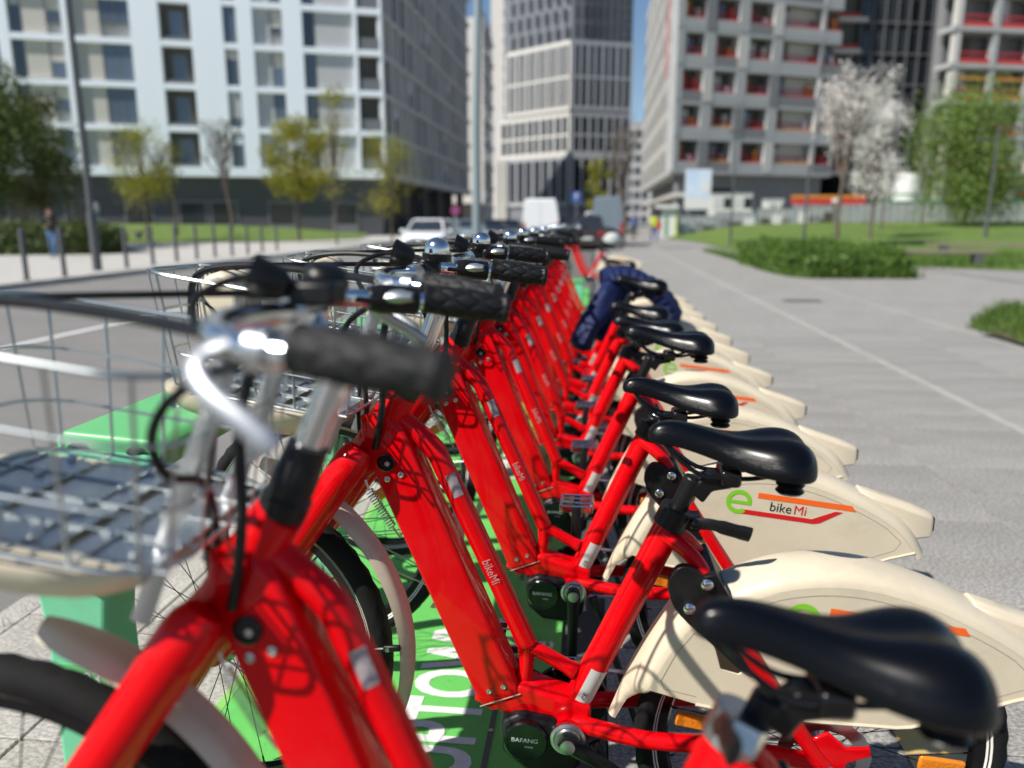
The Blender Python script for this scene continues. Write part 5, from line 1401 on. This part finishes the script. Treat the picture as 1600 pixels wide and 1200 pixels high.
car('parked_car', 'white car facing the camera on the road left of the steel pole', P(671, 33, -.1), YAW*.4, CARW)
van('parked_van', 'white panel van seen from behind at the end of the bike row', P(846, 45, -.1), PI+.05, CARW)
car('parked_car', 'dark brown car seen from behind right of the white van', P(917, 37, -.1), PI+.02, CARB, H=1.62)
car('parked_car', 'white car roof just visible beyond the dark brown car', P(932, 47, -.1), .02, CARW, H=1.9)
van('parked_van', 'blue grey van beyond the leafless street tree', P(948, 43, -.1), PI, CARG, H=2.6, Wd=1.6)
for i, (px, D, lab) in enumerate(((727, 48, 'silver grey parked car right behind the steel pole'), (766, 52, 'dark blue parked car between the pole and the white van'), (794, 58, 'black parked car just left of the white van'))):
    car('parked_car', lab, P(px, D, -.1), .5, CARG if i == 0 else CARD)

# ------------------------------------------------------------------ people
def person(label, p, rz, top, legs, hair=HAIR, pose='walk', vest=None):
    t = thing('person', label, 'person', p, rz)
    J = {}; E_ = []; Rr = {}
    def j(n, co, r, par=None):
        J[n] = len(J); Rr[n] = (co, r)
        if par: E_.append((J[par], J[n]))
    st = {'walk': .20, 'stand': .05, 'phone': .14}[pose]
    j('pelvis', (0, 0, .93), .135); j('waist', (0, 0, 1.08), .115, 'pelvis'); j('chest', (0, .0, 1.28), .135, 'waist'); j('neckb', (0, .01, 1.44), .07, 'chest'); j('neck', (0, .0, 1.50), .052, 'neckb'); j('head', (0, -.02, 1.60), .082, 'neck'); j('crown', (0, -.015, 1.68), .075, 'head')
    for s, nm in ((-1, 'l'), (1, 'r')):
        f = -s*st
        j('hip'+nm, (s*.09, 0, .88), .095, 'pelvis'); j('knee'+nm, (s*.095, f*.6-.03, .49), .058, 'hip'+nm); j('ank'+nm, (s*.10, f+.02, .09), .040, 'knee'+nm); j('toe'+nm, (s*.11, f-.14, .045), .038, 'ank'+nm)
        j('sho'+nm, (s*.18, .01, 1.40), .065, 'neckb')
        if pose == 'phone' and s > 0: el, wr = (s*.24, -.04, 1.13), (s*.09, -.27, 1.22)
        elif pose == 'phone': el, wr = (s*.25, .0, 1.13), (s*.12, -.22, 1.10)
        else: el, wr = (s*.24, .04-f*.3, 1.13), (s*.25, -.05-f*.7, .90)
        j('el'+nm, el, .043, 'sho'+nm); j('wr'+nm, wr, .028, 'el'+nm)
        dv = (V(wr)-V(el)).normalized(); j('palm'+nm, tuple(V(wr)+dv*.07), .030, 'wr'+nm)
        sd2 = dv.cross(V((0, 1, .3))).normalized()
        for q in range(4):
            b = V(wr)+dv*(.13-.008*abs(q-1.3))+sd2*(-.03+.02*q); m_ = V(wr)+dv*.10+sd2*(-.028+.019*q)
            j('f%s%d' % (nm, q), tuple(m_), .010, 'palm'+nm); j('g%s%d' % (nm, q), tuple(b+V((0, -.012, -.012))), .008, 'f%s%d' % (nm, q))
        j('th'+nm, tuple(V(wr)+dv*.05-sd2*.045), .010, 'palm'+nm)
    me = bpy.data.meshes.new('body'); me.from_pydata([c for c, r in Rr.values()], E_, [])
    bo = bpy.data.objects.new('body', me); COL.objects.link(bo)
    md = bo.modifiers.new('skin', 'SKIN'); md.use_smooth_shade = True
    for i, (c, r) in enumerate(Rr.values()): me.skin_vertices[0].data[i].radius = (r, r)
    me.skin_vertices[0].data[0].use_root = True
    bo.modifiers.new('sub', 'SUBSURF').levels = 1
    bpy.context.view_layer.update()
    m2 = bpy.data.meshes.new_from_object(bo.evaluated_get(bpy.context.evaluated_depsgraph_get())); bpy.data.objects.remove(bo)
    for m in (SKIN, top, legs, JBLACK): m2.materials.append(m)
    wz = {s: Rr['wr'+n][0] for s, n in ((-1, 'l'), (1, 'r'))}
    for pl in m2.polygons:
        c = pl.center; pl.use_smooth = True
        hand = any((c-V(Rr['palm'+n][0])).length < .085 for n in 'lr')
        pl.material_index = 0 if (hand or c.z > 1.475) else 3 if c.z < .09 else 2 if (c.z < .93 and abs(c.x) < .19) else 1
    bo = bpy.data.objects.new('body', m2); COL.objects.link(bo); bo.parent = t
    hr = MB(); rings = []
    for f in range(7):
        a = f/6*PI*.62; rings.append([(.088*sin(max(a, .02))*cos(k*PI/8), .004+.098*sin(max(a, .02))*sin(k*PI/8), 1.635+.10*cos(a)+(.05*(sin(k*PI/8) < -.3) if f > 4 else 0)) for k in range(16)])
    hr.loft(rings).build('hair', hair, t)
    fc = MB().tube([(0, -.10, 1.635), (0, -.122, 1.60), (0, -.105, 1.592)], [.008, .014, .010], 6); fc.build('nose', SKIN, t)
    for s in (-1, 1):
        MB().lathe([(.008, 0), (.006, .004)], (s*.032, -.094, 1.638), (0, -1, 0), 8).build('eye', BLK, t); MB().box((s*.088, -.01, 1.615), (.016, .03, .05)).build('ear', SKIN, t, .006)
    MB().box((0, -.100, 1.562), (.045, .008, .010)).build('mouth', TAIL, t, .003)
    return t
mn = person('man in black jacket and blue jeans looking at his phone on the left sidewalk', P(78, 27.2), .35, JBLACK, JEANS, pose='phone')
person('walker in yellow hi vis top and blue trousers on the far pavement', P(1023, 46), PI+.3, HIVIS, TROUB, pose='walk')
person('walker in blue jacket and black trousers on the far pavement', P(991, 50), PI, JBLUE, JBLACK, pose='walk')
bpk = MB().box((.0, .0, 0), (.30, .16, .42)); o = bpk.build('backpack', REDR, None, .06, 3); tag(o, 'small red bag carried by the walker in yellow', 'bag'); o.location = P(1023, 46, 1.0)+V((.24, .0, 0))
